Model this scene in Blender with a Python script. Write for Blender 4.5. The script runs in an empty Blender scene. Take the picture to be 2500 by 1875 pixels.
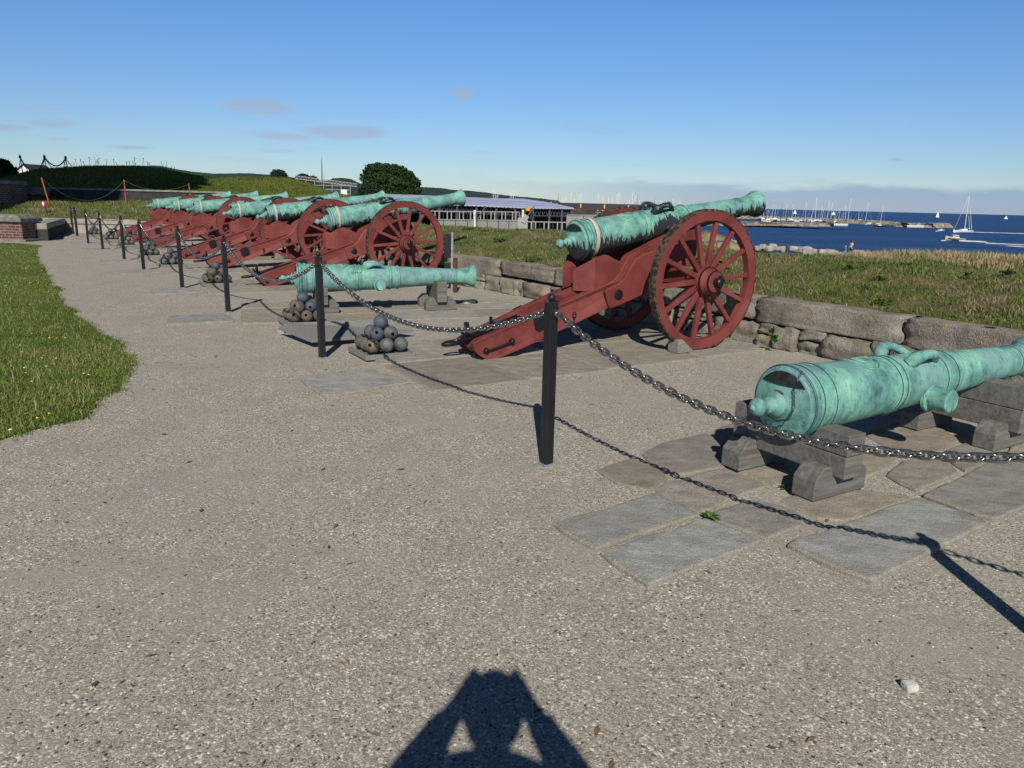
import bpy, bmesh, math, random
import numpy as np
from mathutils import Vector, Matrix, noise
R = math.radians
rnd = random.Random(7)
C = bpy.context.scene.collection
scn = bpy.context.scene

# ------------------------------------------------------------------ camera, sky, sun, exposure
EYE = 1.6; FPX = 1805.0; PITCH = .2405; ROLL = .0245
_f = Vector((0, math.cos(PITCH), -math.sin(PITCH))); _u = Vector((0, math.sin(PITCH), math.cos(PITCH)))
_x = Vector((1, 0, 0))
CX = math.cos(ROLL)*_x + math.sin(ROLL)*_u; CU = -math.sin(ROLL)*_x + math.cos(ROLL)*_u
cam_d = bpy.data.cameras.new('camera'); cam = bpy.data.objects.new('camera', cam_d); C.objects.link(cam)
cam_d.sensor_width = 36; cam_d.lens = 36*FPX/2500; cam_d.clip_start = .02; cam_d.clip_end = 90000
m = Matrix((CX, CU, -_f)).transposed().to_4x4(); m.translation = Vector((0, 0, EYE)); cam.matrix_world = m
scn.camera = cam
scn.view_settings.view_transform = 'Standard'; scn.view_settings.look = 'None'
scn.view_settings.exposure = -0.12; scn.view_settings.gamma = 1.0
SUN_EL = 36.3; SUN_AZ = -.5
world = bpy.data.worlds.new('World'); scn.world = world; world.use_nodes = True
sd = bpy.data.lights.new('sun', 'SUN'); sd.energy = 5.0; sd.angle = R(.5); sd.color = (1, .93, .82)
sun = bpy.data.objects.new('sun', sd); C.objects.link(sun); sun.rotation_euler = (R(90-SUN_EL), 0, R(-SUN_AZ))
def build_world():
    nt = world.node_tree; nt.nodes.clear(); N = nt.nodes.new; L = nt.links.new
    out = N('ShaderNodeOutputWorld'); bg = N('ShaderNodeBackground'); L(bg.outputs[0], out.inputs[0])
    sky = N('ShaderNodeTexSky'); sky.sky_type = 'NISHITA'; sky.sun_disc = False
    sky.sun_elevation = R(SUN_EL); sky.sun_rotation = R(180); sky.air_density = 1.0; sky.dust_density = .0; sky.ozone_density = 1.0; sky.altitude = 0
    bg.inputs[1].default_value = .105
    # thin low clouds laid out by direction on the sky
    tc = N('ShaderNodeTexCoord'); sep = N('ShaderNodeSeparateXYZ'); L(tc.outputs['Generated'], sep.inputs[0])
    mp = N('ShaderNodeMapping'); L(tc.outputs['Generated'], mp.inputs[0]); mp.inputs['Scale'].default_value = (5.5, 5.5, 34); mp.inputs['Location'].default_value = (3.1, 1.7, .4)
    nz = N('ShaderNodeTexNoise'); L(mp.outputs[0], nz.inputs['Vector']); nz.inputs['Scale'].default_value = 1.0; nz.inputs['Detail'].default_value = 7; nz.inputs['Roughness'].default_value = .55
    r1 = N('ShaderNodeMapRange'); r1.interpolation_type = 'SMOOTHSTEP'; L(nz.outputs[0], r1.inputs[0]); r1.inputs[1].default_value = .56; r1.inputs[2].default_value = .74
    def band(a, b, c, d):
        u = N('ShaderNodeMapRange'); u.interpolation_type = 'SMOOTHSTEP'; L(sep.outputs[2], u.inputs[0]); u.inputs[1].default_value = a; u.inputs[2].default_value = b
        v = N('ShaderNodeMapRange'); v.interpolation_type = 'SMOOTHSTEP'; L(sep.outputs[2], v.inputs[0]); v.inputs[1].default_value = c; v.inputs[2].default_value = d; v.inputs[3].default_value = 1; v.inputs[4].default_value = 0
        mu = N('ShaderNodeMath'); mu.operation = 'MULTIPLY'; L(u.outputs[0], mu.inputs[0]); L(v.outputs[0], mu.inputs[1]); return mu
    b1 = band(.02, .05, .10, .155)
    lf = N('ShaderNodeMapRange'); lf.interpolation_type = 'SMOOTHSTEP'; L(sep.outputs[0], lf.inputs[0]); lf.inputs[1].default_value = -.02; lf.inputs[2].default_value = .25; lf.inputs[3].default_value = 1; lf.inputs[4].default_value = .12
    m1 = N('ShaderNodeMath'); m1.operation = 'MULTIPLY'; L(r1.outputs[0], m1.inputs[0]); L(b1.outputs[0], m1.inputs[1])
    m1b = N('ShaderNodeMath'); m1b.operation = 'MULTIPLY'; L(m1.outputs[0], m1b.inputs[0]); L(lf.outputs[0], m1b.inputs[1])
    m1c = N('ShaderNodeMath'); m1c.operation = 'MULTIPLY'; L(m1b.outputs[0], m1c.inputs[0]); m1c.inputs[1].default_value = .22
    mx = mx_first = N('ShaderNodeMixRGB'); L(m1c.outputs[0], mx.inputs[0]); L(sky.outputs[0], mx.inputs[1]); mx.inputs[2].default_value = (3.3, 3.9, 5.4, 1)
    # a few small separate clouds
    dv = N('ShaderNodeVectorMath'); dv.operation = 'DIVIDE'; L(tc.outputs['Generated'], dv.inputs[0]); cy = N('ShaderNodeCombineXYZ')
    for i_ in range(3): L(sep.outputs[1], cy.inputs[i_])
    L(cy.outputs[0], dv.inputs[1]); nw = N('ShaderNodeTexNoise'); mw = N('ShaderNodeMapping'); mw.inputs['Scale'].default_value = (14, 1, 42); L(dv.outputs[0], mw.inputs[0]); L(mw.outputs[0], nw.inputs['Vector']); nw.inputs['Scale'].default_value = 1; nw.inputs['Detail'].default_value = 6; nw.inputs['Roughness'].default_value = .6
    tot = None
    for (u_, v_, w_, h_, k_) in ((-.335, .112, .075, .016, 1), (-.225, .083, .095, .014, 1), (-.30, .076, .07, .009, .8), (-.073, .134, .024, .011, 1.1), (-.60, .085, .05, .009, .9), (-.66, .078, .06, .008, .9), (-.50, .058, .05, .005, .7), (-.60, .066, .04, .005, .6), (-.33, .058, .08, .006, .6), (-.05, .062, .05, .007, .5), (.49, .066, .02, .004, .6), (-.42, .05, .05, .005, .5)):
        su = N('ShaderNodeVectorMath'); su.operation = 'SUBTRACT'; L(dv.outputs[0], su.inputs[0]); su.inputs[1].default_value = (u_, 1, v_)
        sc_ = N('ShaderNodeVectorMath'); sc_.operation = 'MULTIPLY'; L(su.outputs[0], sc_.inputs[0]); sc_.inputs[1].default_value = (1/w_, 0, 1/h_)
        ln = N('ShaderNodeVectorMath'); ln.operation = 'LENGTH'; L(sc_.outputs[0], ln.inputs[0])
        mm = N('ShaderNodeMapRange'); mm.interpolation_type = 'SMOOTHSTEP'; L(ln.outputs['Value'], mm.inputs[0]); mm.inputs[1].default_value = .1; mm.inputs[2].default_value = 1.25; mm.inputs[3].default_value = k_; mm.inputs[4].default_value = 0
        if tot is None: tot = mm
        else: mq = N('ShaderNodeMath'); mq.operation = 'MAXIMUM'; L(tot.outputs[0], mq.inputs[0]); L(mm.outputs[0], mq.inputs[1]); tot = mq
    ns_ = N('ShaderNodeMath'); ns_.operation = 'MULTIPLY'; L(tot.outputs[0], ns_.inputs[0]); L(nw.outputs[0], ns_.inputs[1])
    cm = N('ShaderNodeMapRange'); cm.interpolation_type = 'SMOOTHSTEP'; L(ns_.outputs[0], cm.inputs[0]); cm.inputs[1].default_value = .16; cm.inputs[2].default_value = .46; cm.inputs[4].default_value = .6
    fy_ = N('ShaderNodeMath'); fy_.operation = 'GREATER_THAN'; L(sep.outputs[1], fy_.inputs[0]); fy_.inputs[1].default_value = .1
    cm2 = N('ShaderNodeMath'); cm2.operation = 'MULTIPLY'; L(cm.outputs[0], cm2.inputs[0]); L(fy_.outputs[0], cm2.inputs[1])
    mxc = N('ShaderNodeMixRGB'); L(cm2.outputs[0], mxc.inputs[0]); L(mx.outputs[0], mxc.inputs[1]); mxc.inputs[2].default_value = (3.7, 4.6, 6.1, 1); mx = mxc; MX0 = m1c
    # long grey-blue cloud bank low over the sea
    mp2 = N('ShaderNodeMapping'); L(tc.outputs['Generated'], mp2.inputs[0]); mp2.inputs['Scale'].default_value = (7, 7, 30)
    nz2 = N('ShaderNodeTexNoise'); L(mp2.outputs[0], nz2.inputs['Vector']); nz2.inputs['Scale'].default_value = 1.6; nz2.inputs['Detail'].default_value = 6
    ad = N('ShaderNodeMath'); ad.operation = 'MULTIPLY_ADD'; L(nz2.outputs[0], ad.inputs[0]); ad.inputs[1].default_value = -.036; L(sep.outputs[2], ad.inputs[2])
    r2 = N('ShaderNodeMapRange'); r2.interpolation_type = 'SMOOTHSTEP'; L(ad.outputs[0], r2.inputs[0]); r2.inputs[1].default_value = .004; r2.inputs[2].default_value = .016; r2.inputs[3].default_value = .55; r2.inputs[4].default_value = 0
    rg = N('ShaderNodeMapRange'); rg.interpolation_type = 'SMOOTHSTEP'; L(sep.outputs[0], rg.inputs[0]); rg.inputs[1].default_value = -.1; rg.inputs[2].default_value = .35; rg.inputs[3].default_value = .12; rg.inputs[4].default_value = 1
    m2 = N('ShaderNodeMath'); m2.operation = 'MULTIPLY'; L(r2.outputs[0], m2.inputs[0]); L(rg.outputs[0], m2.inputs[1])
    mx2 = N('ShaderNodeMixRGB'); L(m2.outputs[0], mx2.inputs[0]); L(mx.outputs[0], mx2.inputs[1]); mx2.inputs[2].default_value = (1.75, 2.8, 5.6, 1)
    tn = N('ShaderNodeMixRGB'); tn.blend_type = 'MULTIPLY'; tn.inputs[0].default_value = 1; L(sky.outputs[0], tn.inputs[1]); er = N('ShaderNodeValToRGB'); L(sep.outputs[2], er.inputs[0]); er.color_ramp.elements[0].color = (.50, .62, .84, 1); er.color_ramp.elements[1].position = .24; er.color_ramp.elements[1].color = (.47, .74, 1.13, 1); L(er.outputs[0], tn.inputs[2]); L(tn.outputs[0], mx_first.inputs[1])
    # sky above the view dimmed to cut fill light in the shadows
    zr = N('ShaderNodeMapRange'); zr.interpolation_type = 'SMOOTHSTEP'; L(sep.outputs[2], zr.inputs[0]); zr.inputs[1].default_value = .25; zr.inputs[2].default_value = .55; zr.inputs[3].default_value = 1; zr.inputs[4].default_value = .2
    zm = N('ShaderNodeMixRGB'); zm.blend_type = 'MULTIPLY'; zm.inputs[0].default_value = 1; L(mx2.outputs[0], zm.inputs[1]); L(zr.outputs[0], zm.inputs[2])
    L(zm.outputs[0], bg.inputs[0])
build_world()

# ------------------------------------------------------------------ helpers
def S(px, py, y):
    "the point on the line of sight through photo pixel (px, py) standing y metres ahead"
    v = _f + CX*((px-1250)/FPX) - CU*((py-937.5)/FPX)
    return Vector((0, 0, EYE)) + v*(y/v.y)
def GP(px, py, z=0):
    v = _f + CX*((px-1250)/FPX) - CU*((py-937.5)/FPX)
    return Vector((0, 0, EYE)) + v*((z-EYE)/v.z)
def tag(o, label=None, cat=None, group=None, kind=None):
    if label: o['label'] = label
    if cat: o['category'] = cat
    if group: o['group'] = group
    if kind: o['kind'] = kind
    return o
def empty(name, loc=(0, 0, 0), rz=0):
    o = bpy.data.objects.new(name, None); C.objects.link(o); o.location = loc; o.rotation_euler = (0, 0, rz); o.empty_display_size = .1
    return o
def copy_tree(o, parent=None):
    c = o.copy(); C.objects.link(c); c.parent = parent
    for ch in list(o.children): copy_tree(ch, c)
    return c
class MB:
    def __init__(s): s.v = []; s.f = []; s.c = []
    def add(s, vs, fs, col=None):
        n = len(s.v); s.v += [tuple(v) for v in vs]; s.f += [tuple(i+n for i in f) for f in fs]
        if col is not None: s.c += [col]*len(vs)
        return s
    def box(s, c, d, rot=None, col=None, tap=1.0):
        c = Vector(c); h = Vector(d)/2; vs = []
        for z in (-1, 1):
            k = 1 if z < 0 else tap
            for y in (-1, 1):
                for x in (-1, 1):
                    p = Vector((x*h.x*k, y*h.y*k, z*h.z))
                    if rot is not None: p = rot @ p
                    vs.append(c+p)
        return s.add(vs, [(0, 2, 3, 1), (4, 5, 7, 6), (0, 1, 5, 4), (2, 6, 7, 3), (0, 4, 6, 2), (1, 3, 7, 5)], col)
    def prism(s, out, a, b, fn=None, col=None):
        "closed outline of (u, w) swept from a to b; fn(u, t, w) makes the point"
        fn = fn or (lambda u, t, w: (u, t, w)); n = len(out)
        vs = [fn(u, a, w) for u, w in out]+[fn(u, b, w) for u, w in out]
        fs = [tuple(range(n)), tuple(range(2*n-1, n-1, -1))]+[(i, n+i, n+(i+1) % n, (i+1) % n) for i in range(n)]
        return s.add(vs, fs, col)
    def lathe(s, prof, seg=40, M=None, cap=(True, True)):
        "profile of (s, r) turned about local X"
        vs = []; fs = []; n = len(prof)
        for x, r in prof:
            for k in range(seg):
                a = 2*math.pi*k/seg; p = Vector((x, r*math.cos(a), r*math.sin(a)))
                vs.append(M @ p if M else p)
        for i in range(n-1):
            for k in range(seg):
                k2 = (k+1) % seg; fs.append((i*seg+k, (i+1)*seg+k, (i+1)*seg+k2, i*seg+k2))
        if cap[0]: fs.append(tuple(range(seg)))
        if cap[1]: fs.append(tuple(range((n-1)*seg, n*seg))[::-1])
        return s.add(vs, fs)
    def tube(s, path, rad, seg=8, closed=False, caps=True, flat=1.0):
        P = [Vector(p) for p in path]; n = len(P); vs = []; fs = []
        prev = None
        for i in range(n):
            if closed: t = P[(i+1) % n]-P[i-1]
            else: t = P[min(i+1, n-1)]-P[max(i-1, 0)]
            t.normalize()
            if prev is None:
                a = Vector((0, 0, 1)) if abs(t.z) < .9 else Vector((1, 0, 0)); u = (a-t*a.dot(t)).normalized()
            else:
                u = prev-t*prev.dot(t); u = u.normalized() if u.length > 1e-6 else prev
            prev = u; w = t.cross(u); r = rad[i] if hasattr(rad, '__len__') else rad
            for k in range(seg):
                a = 2*math.pi*k/seg; vs.append(P[i]+u*(r*math.cos(a))+w*(r*flat*math.sin(a)))
        for i in range(n if closed else n-1):
            j = (i+1) % n
            for k in range(seg):
                k2 = (k+1) % seg; fs.append((i*seg+k, i*seg+k2, j*seg+k2, j*seg+k))
        if caps and not closed: fs += [tuple(range(seg))[::-1], tuple(range((n-1)*seg, n*seg))]
        return s.add(vs, fs)
    def cyl(s, a, b, r0, r1=None, seg=12): return s.tube([a, b], [r0, r0 if r1 is None else r1], seg)
    def ball(s, c, r, seg=16, ring=10, sc=(1, 1, 1), fn=None):
        vs = []; fs = []; c = Vector(c)
        for i in range(1, ring):
            th = math.pi*i/ring
            for k in range(seg):
                a = 2*math.pi*k/seg; d = Vector((math.sin(th)*math.cos(a)*sc[0], math.sin(th)*math.sin(a)*sc[1], math.cos(th)*sc[2]))
                vs.append(c+d*(r*(fn(d) if fn else 1)))
        t = len(vs); vs += [c+Vector((0, 0, r*sc[2])), c-Vector((0, 0, r*sc[2]))]
        for i in range(ring-2):
            for k in range(seg):
                k2 = (k+1) % seg; fs.append((i*seg+k, (i+1)*seg+k, (i+1)*seg+k2, i*seg+k2))
        for k in range(seg):
            k2 = (k+1) % seg; fs.append((t, k, k2)); b = (ring-2)*seg; fs.append((t+1, b+k2, b+k))
        return s.add(vs, fs)
    def build(s, name, mat, parent=None, smooth=False, ang=35, bevel=0, fix=True):
        me = bpy.data.meshes.new(name); me.from_pydata(s.v, [], s.f)
        if s.c:
            ca = me.color_attributes.new('tone', 'FLOAT_COLOR', 'POINT')
            ca.data.foreach_set('color', np.array([c if len(c) == 4 else (*c[:3], 1) for c in s.c], dtype=np.float32).ravel())
        if fix:
            bm = bmesh.new(); bm.from_mesh(me); bmesh.ops.recalc_face_normals(bm, faces=bm.faces); bm.to_mesh(me); bm.free()
        me.materials.append(mat)
        if smooth:
            me.polygons.foreach_set('use_smooth', [True]*len(me.polygons)); me.set_sharp_from_angle(angle=R(ang))
        o = bpy.data.objects.new(name, me); C.objects.link(o)
        if parent is not None: o.parent = parent
        if bevel:
            b = o.modifiers.new('bevel', 'BEVEL'); b.width = bevel; b.segments = 2; b.limit_method = 'ANGLE'; b.angle_limit = R(40); b.harden_normals = False
        return o

# ------------------------------------------------------------------ materials
class NM:
    "small node-material builder"
    def __init__(s, name, rough=.8, spec=.3, metal=0):
        s.m = bpy.data.materials.new(name); s.m.use_nodes = True; s.t = s.m.node_tree
        s.b = s.t.nodes['Principled BSDF']; s.b.inputs['Roughness'].default_value = rough
        s.b.inputs['Specular IOR Level'].default_value = spec; s.b.inputs['Metallic'].default_value = metal
        s.tc = s.n('ShaderNodeTexCoord')
        s.obj = s.tc.outputs['Object']
    def n(s, k, **kw):
        x = s.t.nodes.new(k)
        for a, v in kw.items(): setattr(x, a, v)
        return x
    def l(s, a, b): s.t.links.new(a, b)
    def vec(s, scale=(1, 1, 1), rand=False, src=None, loc=(0, 0, 0), rot=(0, 0, 0)):
        mp = s.n('ShaderNodeMapping'); s.l(src or s.obj, mp.inputs[0]); mp.inputs['Scale'].default_value = scale; mp.inputs['Location'].default_value = loc; mp.inputs['Rotation'].default_value = rot
        if not rand: return mp.outputs[0]
        oi = s.n('ShaderNodeObjectInfo'); mu = s.n('ShaderNodeMath', operation='MULTIPLY'); s.l(oi.outputs['Random'], mu.inputs[0]); mu.inputs[1].default_value = 57
        ad = s.n('ShaderNodeVectorMath', operation='ADD'); s.l(mp.outputs[0], ad.inputs[0]); s.l(mu.outputs[0], ad.inputs[1]); return ad.outputs[0]
    def noise(s, v, scale=5, detail=4, rough=.55, dist=0):
        x = s.n('ShaderNodeTexNoise'); s.l(v, x.inputs['Vector']); x.inputs['Scale'].default_value = scale; x.inputs['Detail'].default_value = detail; x.inputs['Roughness'].default_value = rough; x.inputs['Distortion'].default_value = dist
        return x.outputs[0]
    def voro(s, v, scale=5, feature='F1', out=0):
        x = s.n('ShaderNodeTexVoronoi', feature=feature); s.l(v, x.inputs['Vector']); x.inputs['Scale'].default_value = scale
        return x.outputs[out]
    def rng(s, v, a, b, c=0, d=1, sm=True):
        x = s.n('ShaderNodeMapRange'); x.interpolation_type = 'SMOOTHSTEP' if sm else 'LINEAR'; s.l(v, x.inputs[0])
        for i, q in enumerate((a, b, c, d)): x.inputs[i+1].default_value = q
        return x.outputs[0]
    def mix(s, f, a, b, mode='MIX'):
        x = s.n('ShaderNodeMixRGB', blend_type=mode)
        for i, q in ((0, f), (1, a), (2, b)):
            if isinstance(q, (int, float)): x.inputs[i].default_value = q
            elif isinstance(q, tuple): x.inputs[i].default_value = (*q[:3], 1)
            else: s.l(q, x.inputs[i])
        return x.outputs[0]
    def math(s, op, a, b=0, c=0):
        x = s.n('ShaderNodeMath', operation=op)
        for i, q in ((0, a), (1, b), (2, c)):
            if isinstance(q, (int, float)): x.inputs[i].default_value = q
            else: s.l(q, x.inputs[i])
        return x.outputs[0]
    def ramp(s, v, stops):
        x = s.n('ShaderNodeValToRGB'); s.l(v, x.inputs[0]); e = x.color_ramp.elements
        while len(e) < len(stops): e.new(.5)
        for i, (p, c) in enumerate(stops): e[i].position = p; e[i].color = (*c, 1)
        return x.outputs[0]
    def color(s, c):
        if isinstance(c, tuple): s.b.inputs['Base Color'].default_value = (*c, 1)
        else: s.l(c, s.b.inputs['Base Color'])
    def rough(s, c): s.l(c, s.b.inputs['Roughness'])
    def bump(s, h, st=.5, dist=.01):
        x = s.n('ShaderNodeBump'); s.l(h, x.inputs['Height']); x.inputs['Strength'].default_value = st; x.inputs['Distance'].default_value = dist; s.l(x.outputs[0], s.b.inputs['Normal'])
    def attr(s, name): x = s.n('ShaderNodeAttribute', attribute_name=name); return x
M = {}
def simple(name, c, rough=.7, spec=.3, metal=0, var=.15, scale=8, bump=0, bs=60):
    q = NM(name, rough, spec, metal); nz = q.noise(q.vec(rand=True), scale, 5)
    lo = tuple(v*(1-var) for v in c); hi = tuple(min(1, v*(1+var)) for v in c)
    q.color(q.mix(q.rng(nz, .3, .7), lo, hi))
    if bump: q.bump(q.noise(q.vec(), bs, 4), .6, bump)
    M[name] = q.m; return q.m

# gravel
q = NM('gravel', .9, .2); v = q.vec()
fine = q.voro(v, 240, out=1); peb = q.voro(v, 115, out=1)
fs_ = q.n('ShaderNodeSeparateColor'); q.l(fine, fs_.inputs[0]); ps_ = q.n('ShaderNodeSeparateColor'); q.l(peb, ps_.inputs[0])
g1 = q.ramp(fs_.outputs[0], [(0, (.07, .066, .062)), (.22, (.21, .19, .16)), (.6, (.38, .34, .275)), (.85, (.48, .44, .375)), (1, (.9, .87, .8))])
g2 = q.ramp(ps_.outputs[0], [(0, (.055, .055, .06)), (.14, (.2, .19, .175)), (.5, (.37, .335, .275)), (.88, (.47, .43, .365)), (.95, (.9, .88, .82)), (1, (1, .98, .93))])
big = q.noise(v, .9, 4, .6); mid = q.noise(v, 4.5, 4, .6)
gm = q.mix(q.rng(mid, .35, .65, .3, .7), g1, g2)
sand = q.mix(q.rng(q.noise(v, 60, 3), .3, .7), (.31, .29, .245), (.38, .36, .31))
gm = q.mix(q.rng(big, .45, .68, .0, .6), gm, sand); gm = q.mix(q.rng(q.noise(q.vec((1, 1.6, 1)), .8, 6, .62), .55, .66, 0, .6), gm, sand)
gm = q.mix(q.rng(q.noise(v, 2.1, 5, .65), .45, .66, 0, .22), gm, (.21, .20, .18), 'MIX')
gm = q.mix(1, gm, (1.0, 1.005, 1.0), 'MULTIPLY')
q.color(gm)
h = q.math('ADD', q.voro(v, 115), q.math('MULTIPLY', q.voro(v, 240), .5)); q.bump(h, .45, -.003)
M['gravel'] = q.m
# paving slabs
q = NM('slab', .92, .12); v = q.vec(); a = q.attr('tone')
gr = q.rng(q.noise(v, 170, 3, .7), .3, .72, .62, 1.35)
st = q.rng(q.noise(q.vec((2.4, 4, 4)), 2.5, 7, .7), .3, .7, .78, 1.18)
base = q.mix(1, a.outputs['Color'], gr, 'MULTIPLY'); base = q.mix(1, base, st, 'MULTIPLY')
base = q.mix(q.rng(q.noise(v, 1.6, 5, .6), .52, .72, 0, .35), base, (.28, .23, .17))
base = q.mix(q.rng(q.noise(v, 2.6, 6, .6), .56, .68, 0, .35), base, (.12, .13, .14))
ed = q.math('ADD', a.outputs['Alpha'], q.math('MULTIPLY', q.math('SUBTRACT', q.noise(v, 14, 6, .75), .5), 2.2))
grit = q.ramp(q.n('ShaderNodeSeparateColor').outputs[0] if False else q.noise(v, 130, 3, .8), [(.3, (.10, .095, .08)), (.5, (.25, .23, .185)), (.7, (.46, .43, .36))])
base = q.mix(q.rng(ed, -.1, .45, .85, 0), base, grit)
q.color(base); q.bump(q.math('ADD', q.noise(v, 9, 6, .7), q.math('MULTIPLY', q.noise(v, 160, 2), .25)), .8, .02)
M['slab'] = q.m
# wall stone with lichen
q = NM('wall_stone', .9, .2); v = q.vec(rand=True)
base = q.ramp(q.noise(v, 2.2, 6, .6), [(.3, (.17, .155, .13)), (.5, (.27, .245, .205)), (.7, (.35, .33, .28))])
base = q.mix(1, base, q.rng(q.noise(v, 95, 3, .7), .3, .75, .55, 1.4), 'MULTIPLY')
base = q.mix(q.rng(q.noise(v, 4, 6, .7), .58, .68, 0, .8), base, (.40, .27, .07))
base = q.mix(q.rng(q.noise(v, 3.3, 6, .7), .55, .72, 0, .6), base, (.1, .1, .09))
q.color(base); q.bump(q.math('ADD', q.noise(v, 7, 6, .65), q.math('MULTIPLY', q.noise(v, 80, 3), .3)), 1, .035); M['wall_stone'] = q.m
# bronze patina
def patina(name, dark, zoff, band=None):
    q = NM(name, .62, .35); v = q.vec(rand=True)
    base = q.ramp(q.noise(v, 6, 8, .68), [(.27, (.035, .10, .10)), (.39, (.09, .235, .215)), (.5, (.155, .37, .31)), (.62, (.22, .48, .38)), (.78, (.33, .58, .47))])
    base = q.mix(q.rng(q.noise(v, 2.4, 4), .45, .66, 0, .6), base, (.19, .30, .345))
    ax = q.vec((7, 2.2, 2.2), rand=True); base = q.mix(q.rng(q.noise(ax, 5, 6, .7), .53, .68, 0, .6), base, (.055, .125, .125))
    base = q.mix(q.rng(q.noise(q.vec((16, 4, 4), rand=True), 3, 7, .75), .6, .66, 0, .7), base, (.03, .06, .06))
    spk = q.rng(q.noise(v, 45, 4, .7), .62, .7, 0, .8); base = q.mix(spk, base, (.03, .07, .07))
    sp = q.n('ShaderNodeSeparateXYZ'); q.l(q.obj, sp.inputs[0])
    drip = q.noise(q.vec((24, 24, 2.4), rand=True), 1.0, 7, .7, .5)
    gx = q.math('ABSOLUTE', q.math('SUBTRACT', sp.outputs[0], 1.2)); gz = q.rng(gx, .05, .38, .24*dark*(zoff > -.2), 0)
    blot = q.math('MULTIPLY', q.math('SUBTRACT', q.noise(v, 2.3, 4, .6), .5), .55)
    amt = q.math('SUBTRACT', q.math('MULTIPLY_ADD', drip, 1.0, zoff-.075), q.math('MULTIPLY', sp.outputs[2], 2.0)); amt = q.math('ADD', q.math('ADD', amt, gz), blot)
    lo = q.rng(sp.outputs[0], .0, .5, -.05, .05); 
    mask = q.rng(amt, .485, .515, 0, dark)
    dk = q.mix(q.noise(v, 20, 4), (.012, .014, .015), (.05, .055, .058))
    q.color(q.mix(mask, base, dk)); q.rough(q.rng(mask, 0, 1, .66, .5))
    q.bump(q.math('ADD', q.noise(v, 14, 6, .6), q.math('MULTIPLY', q.noise(v, 90, 3), .35)), .45, .012); M[name] = q.m
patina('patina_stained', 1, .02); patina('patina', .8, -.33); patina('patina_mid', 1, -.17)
q = NM('dark_bronze', .5, .4); v = q.vec(rand=True)
q.color(q.mix(q.rng(q.noise(v, 14, 6, .65), .56, .63), (.022, .024, .026), (.13, .33, .28))); q.bump(q.noise(v, 25, 4), .5, .01); M['dark_bronze'] = q.m
q = NM('red_paint', .5, .35); v = q.vec(rand=True)
base = q.mix(q.rng(q.noise(v, 3, 5, .6), .3, .7), (.13, .028, .026), (.20, .046, .040))
base = q.mix(q.rng(q.noise(q.vec((2, 30, 30), rand=True), 1, 6, .6), .55, .75, 0, .45), base, (.11, .022, .022))
base = q.mix(q.rng(q.noise(v, 30, 5, .75), .69, .72, 0, .8), base, (.38, .24, .2)); base = q.mix(q.rng(q.noise(q.vec((3, 40, 14), rand=True), 1.6, 6, .7), .70, .73, 0, .85), base, (.06, .016, .016))
sunb = q.rng(q.noise(v, 1.6, 3), .45, .7, 0, .5); base = q.mix(sunb, base, (.25, .075, .062)); 
q.color(base); q.rough(q.rng(q.noise(v, 6, 4), .3, .7, .42, .62)); q.bump(q.noise(q.vec((6, 60, 60)), 1, 4), .3, .004); M['red_paint'] = q.m
q = NM('tyre_iron', .7, .3); v = q.vec()
q.color(q.mix(q.rng(q.noise(v, 22, 6, .7), .45, .6), (.02, .021, .022), (.13, .085, .05))); q.bump(q.noise(v, 60, 4), .6, .006); M['tyre_iron'] = q.m
simple('black_iron', (.008, .009, .012), .36, .5, var=.4, scale=20, bump=.003)
simple('black_paint', (.014, .015, .018), .42, .4, var=.15, scale=6)
simple('galvanized', (.32, .34, .36), .45, .5, .5, var=.3, scale=30)
simple('chain_steel', (.30, .285, .27), .27, .6, .85, var=.35, scale=40)
simple('strap', (.50, .42, .32), .9, .2, var=.1, scale=30)
q = NM('grey_wood', .8, .25); v = q.vec((2.2, 26, 26), rand=True)
base = q.mix(q.rng(q.noise(v, 1.2, 6, .65), .3, .7), (.10, .096, .088), (.185, .178, .165))
q.color(base); q.bump(q.noise(v, 1.6, 5), .5, .006); M['grey_wood'] = q.m
def iron_ball(name, c, c2):
    q = NM(name, .6, .4); v = q.vec(rand=True)
    b = q.mix(q.rng(q.noise(v, 9, 6, .65), .35, .65), c, c2); q.color(b); q.bump(q.noise(v, 55, 5, .7), .6, .006); M[name] = q.m
iron_ball('ball_blue', (.05, .068, .095), (.085, .105, .135)); iron_ball('ball_brown', (.075, .066, .055), (.16, .13, .095)); iron_ball('ball_grey', (.065, .068, .066), (.13, .14, .135))
simple('hole', (.006, .005, .005), .95, 0)
q = NM('board_stone', .8, .3); v = q.vec(); q.color(q.mix(q.rng(q.noise(v, 130, 3, .7), .3, .7), (.13, .125, .115), (.27, .265, .255))); q.bump(q.noise(v, 90, 3), .5, .006); M['board_stone'] = q.m
# brick
q = NM('brick', .85, .2); v = q.vec()
br = q.n('ShaderNodeTexBrick'); mpv = q.n('ShaderNodeSeparateXYZ'); q.l(q.obj, mpv.inputs[0]); cb = q.n('ShaderNodeCombineXYZ')
q.l(q.math('ADD', mpv.outputs[0], mpv.outputs[1]), cb.inputs[0]); q.l(mpv.outputs[2], cb.inputs[1]); q.l(cb.outputs[0], br.inputs['Vector'])
br.inputs['Color1'].default_value = (.11, .048, .04, 1); br.inputs['Color2'].default_value = (.065, .035, .034, 1); br.inputs['Mortar'].default_value = (.26, .2, .165, 1)
br.inputs['Scale'].default_value = 1; br.inputs['Mortar Size'].default_value = .012; br.inputs['Brick Width'].default_value = .25; br.inputs['Row Height'].default_value = .085; br.inputs['Bias'].default_value = -.1
q.color(q.mix(q.rng(q.noise(v, 3, 5), .4, .8, 0, .45), br.outputs[0], (.28, .2, .16))); q.bump(br.outputs[1], .6, -.01); M['brick'] = q.m
simple('cap_stone', (.2, .2, .17), .9, .2, var=.25, scale=5, bump=.02)
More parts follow.
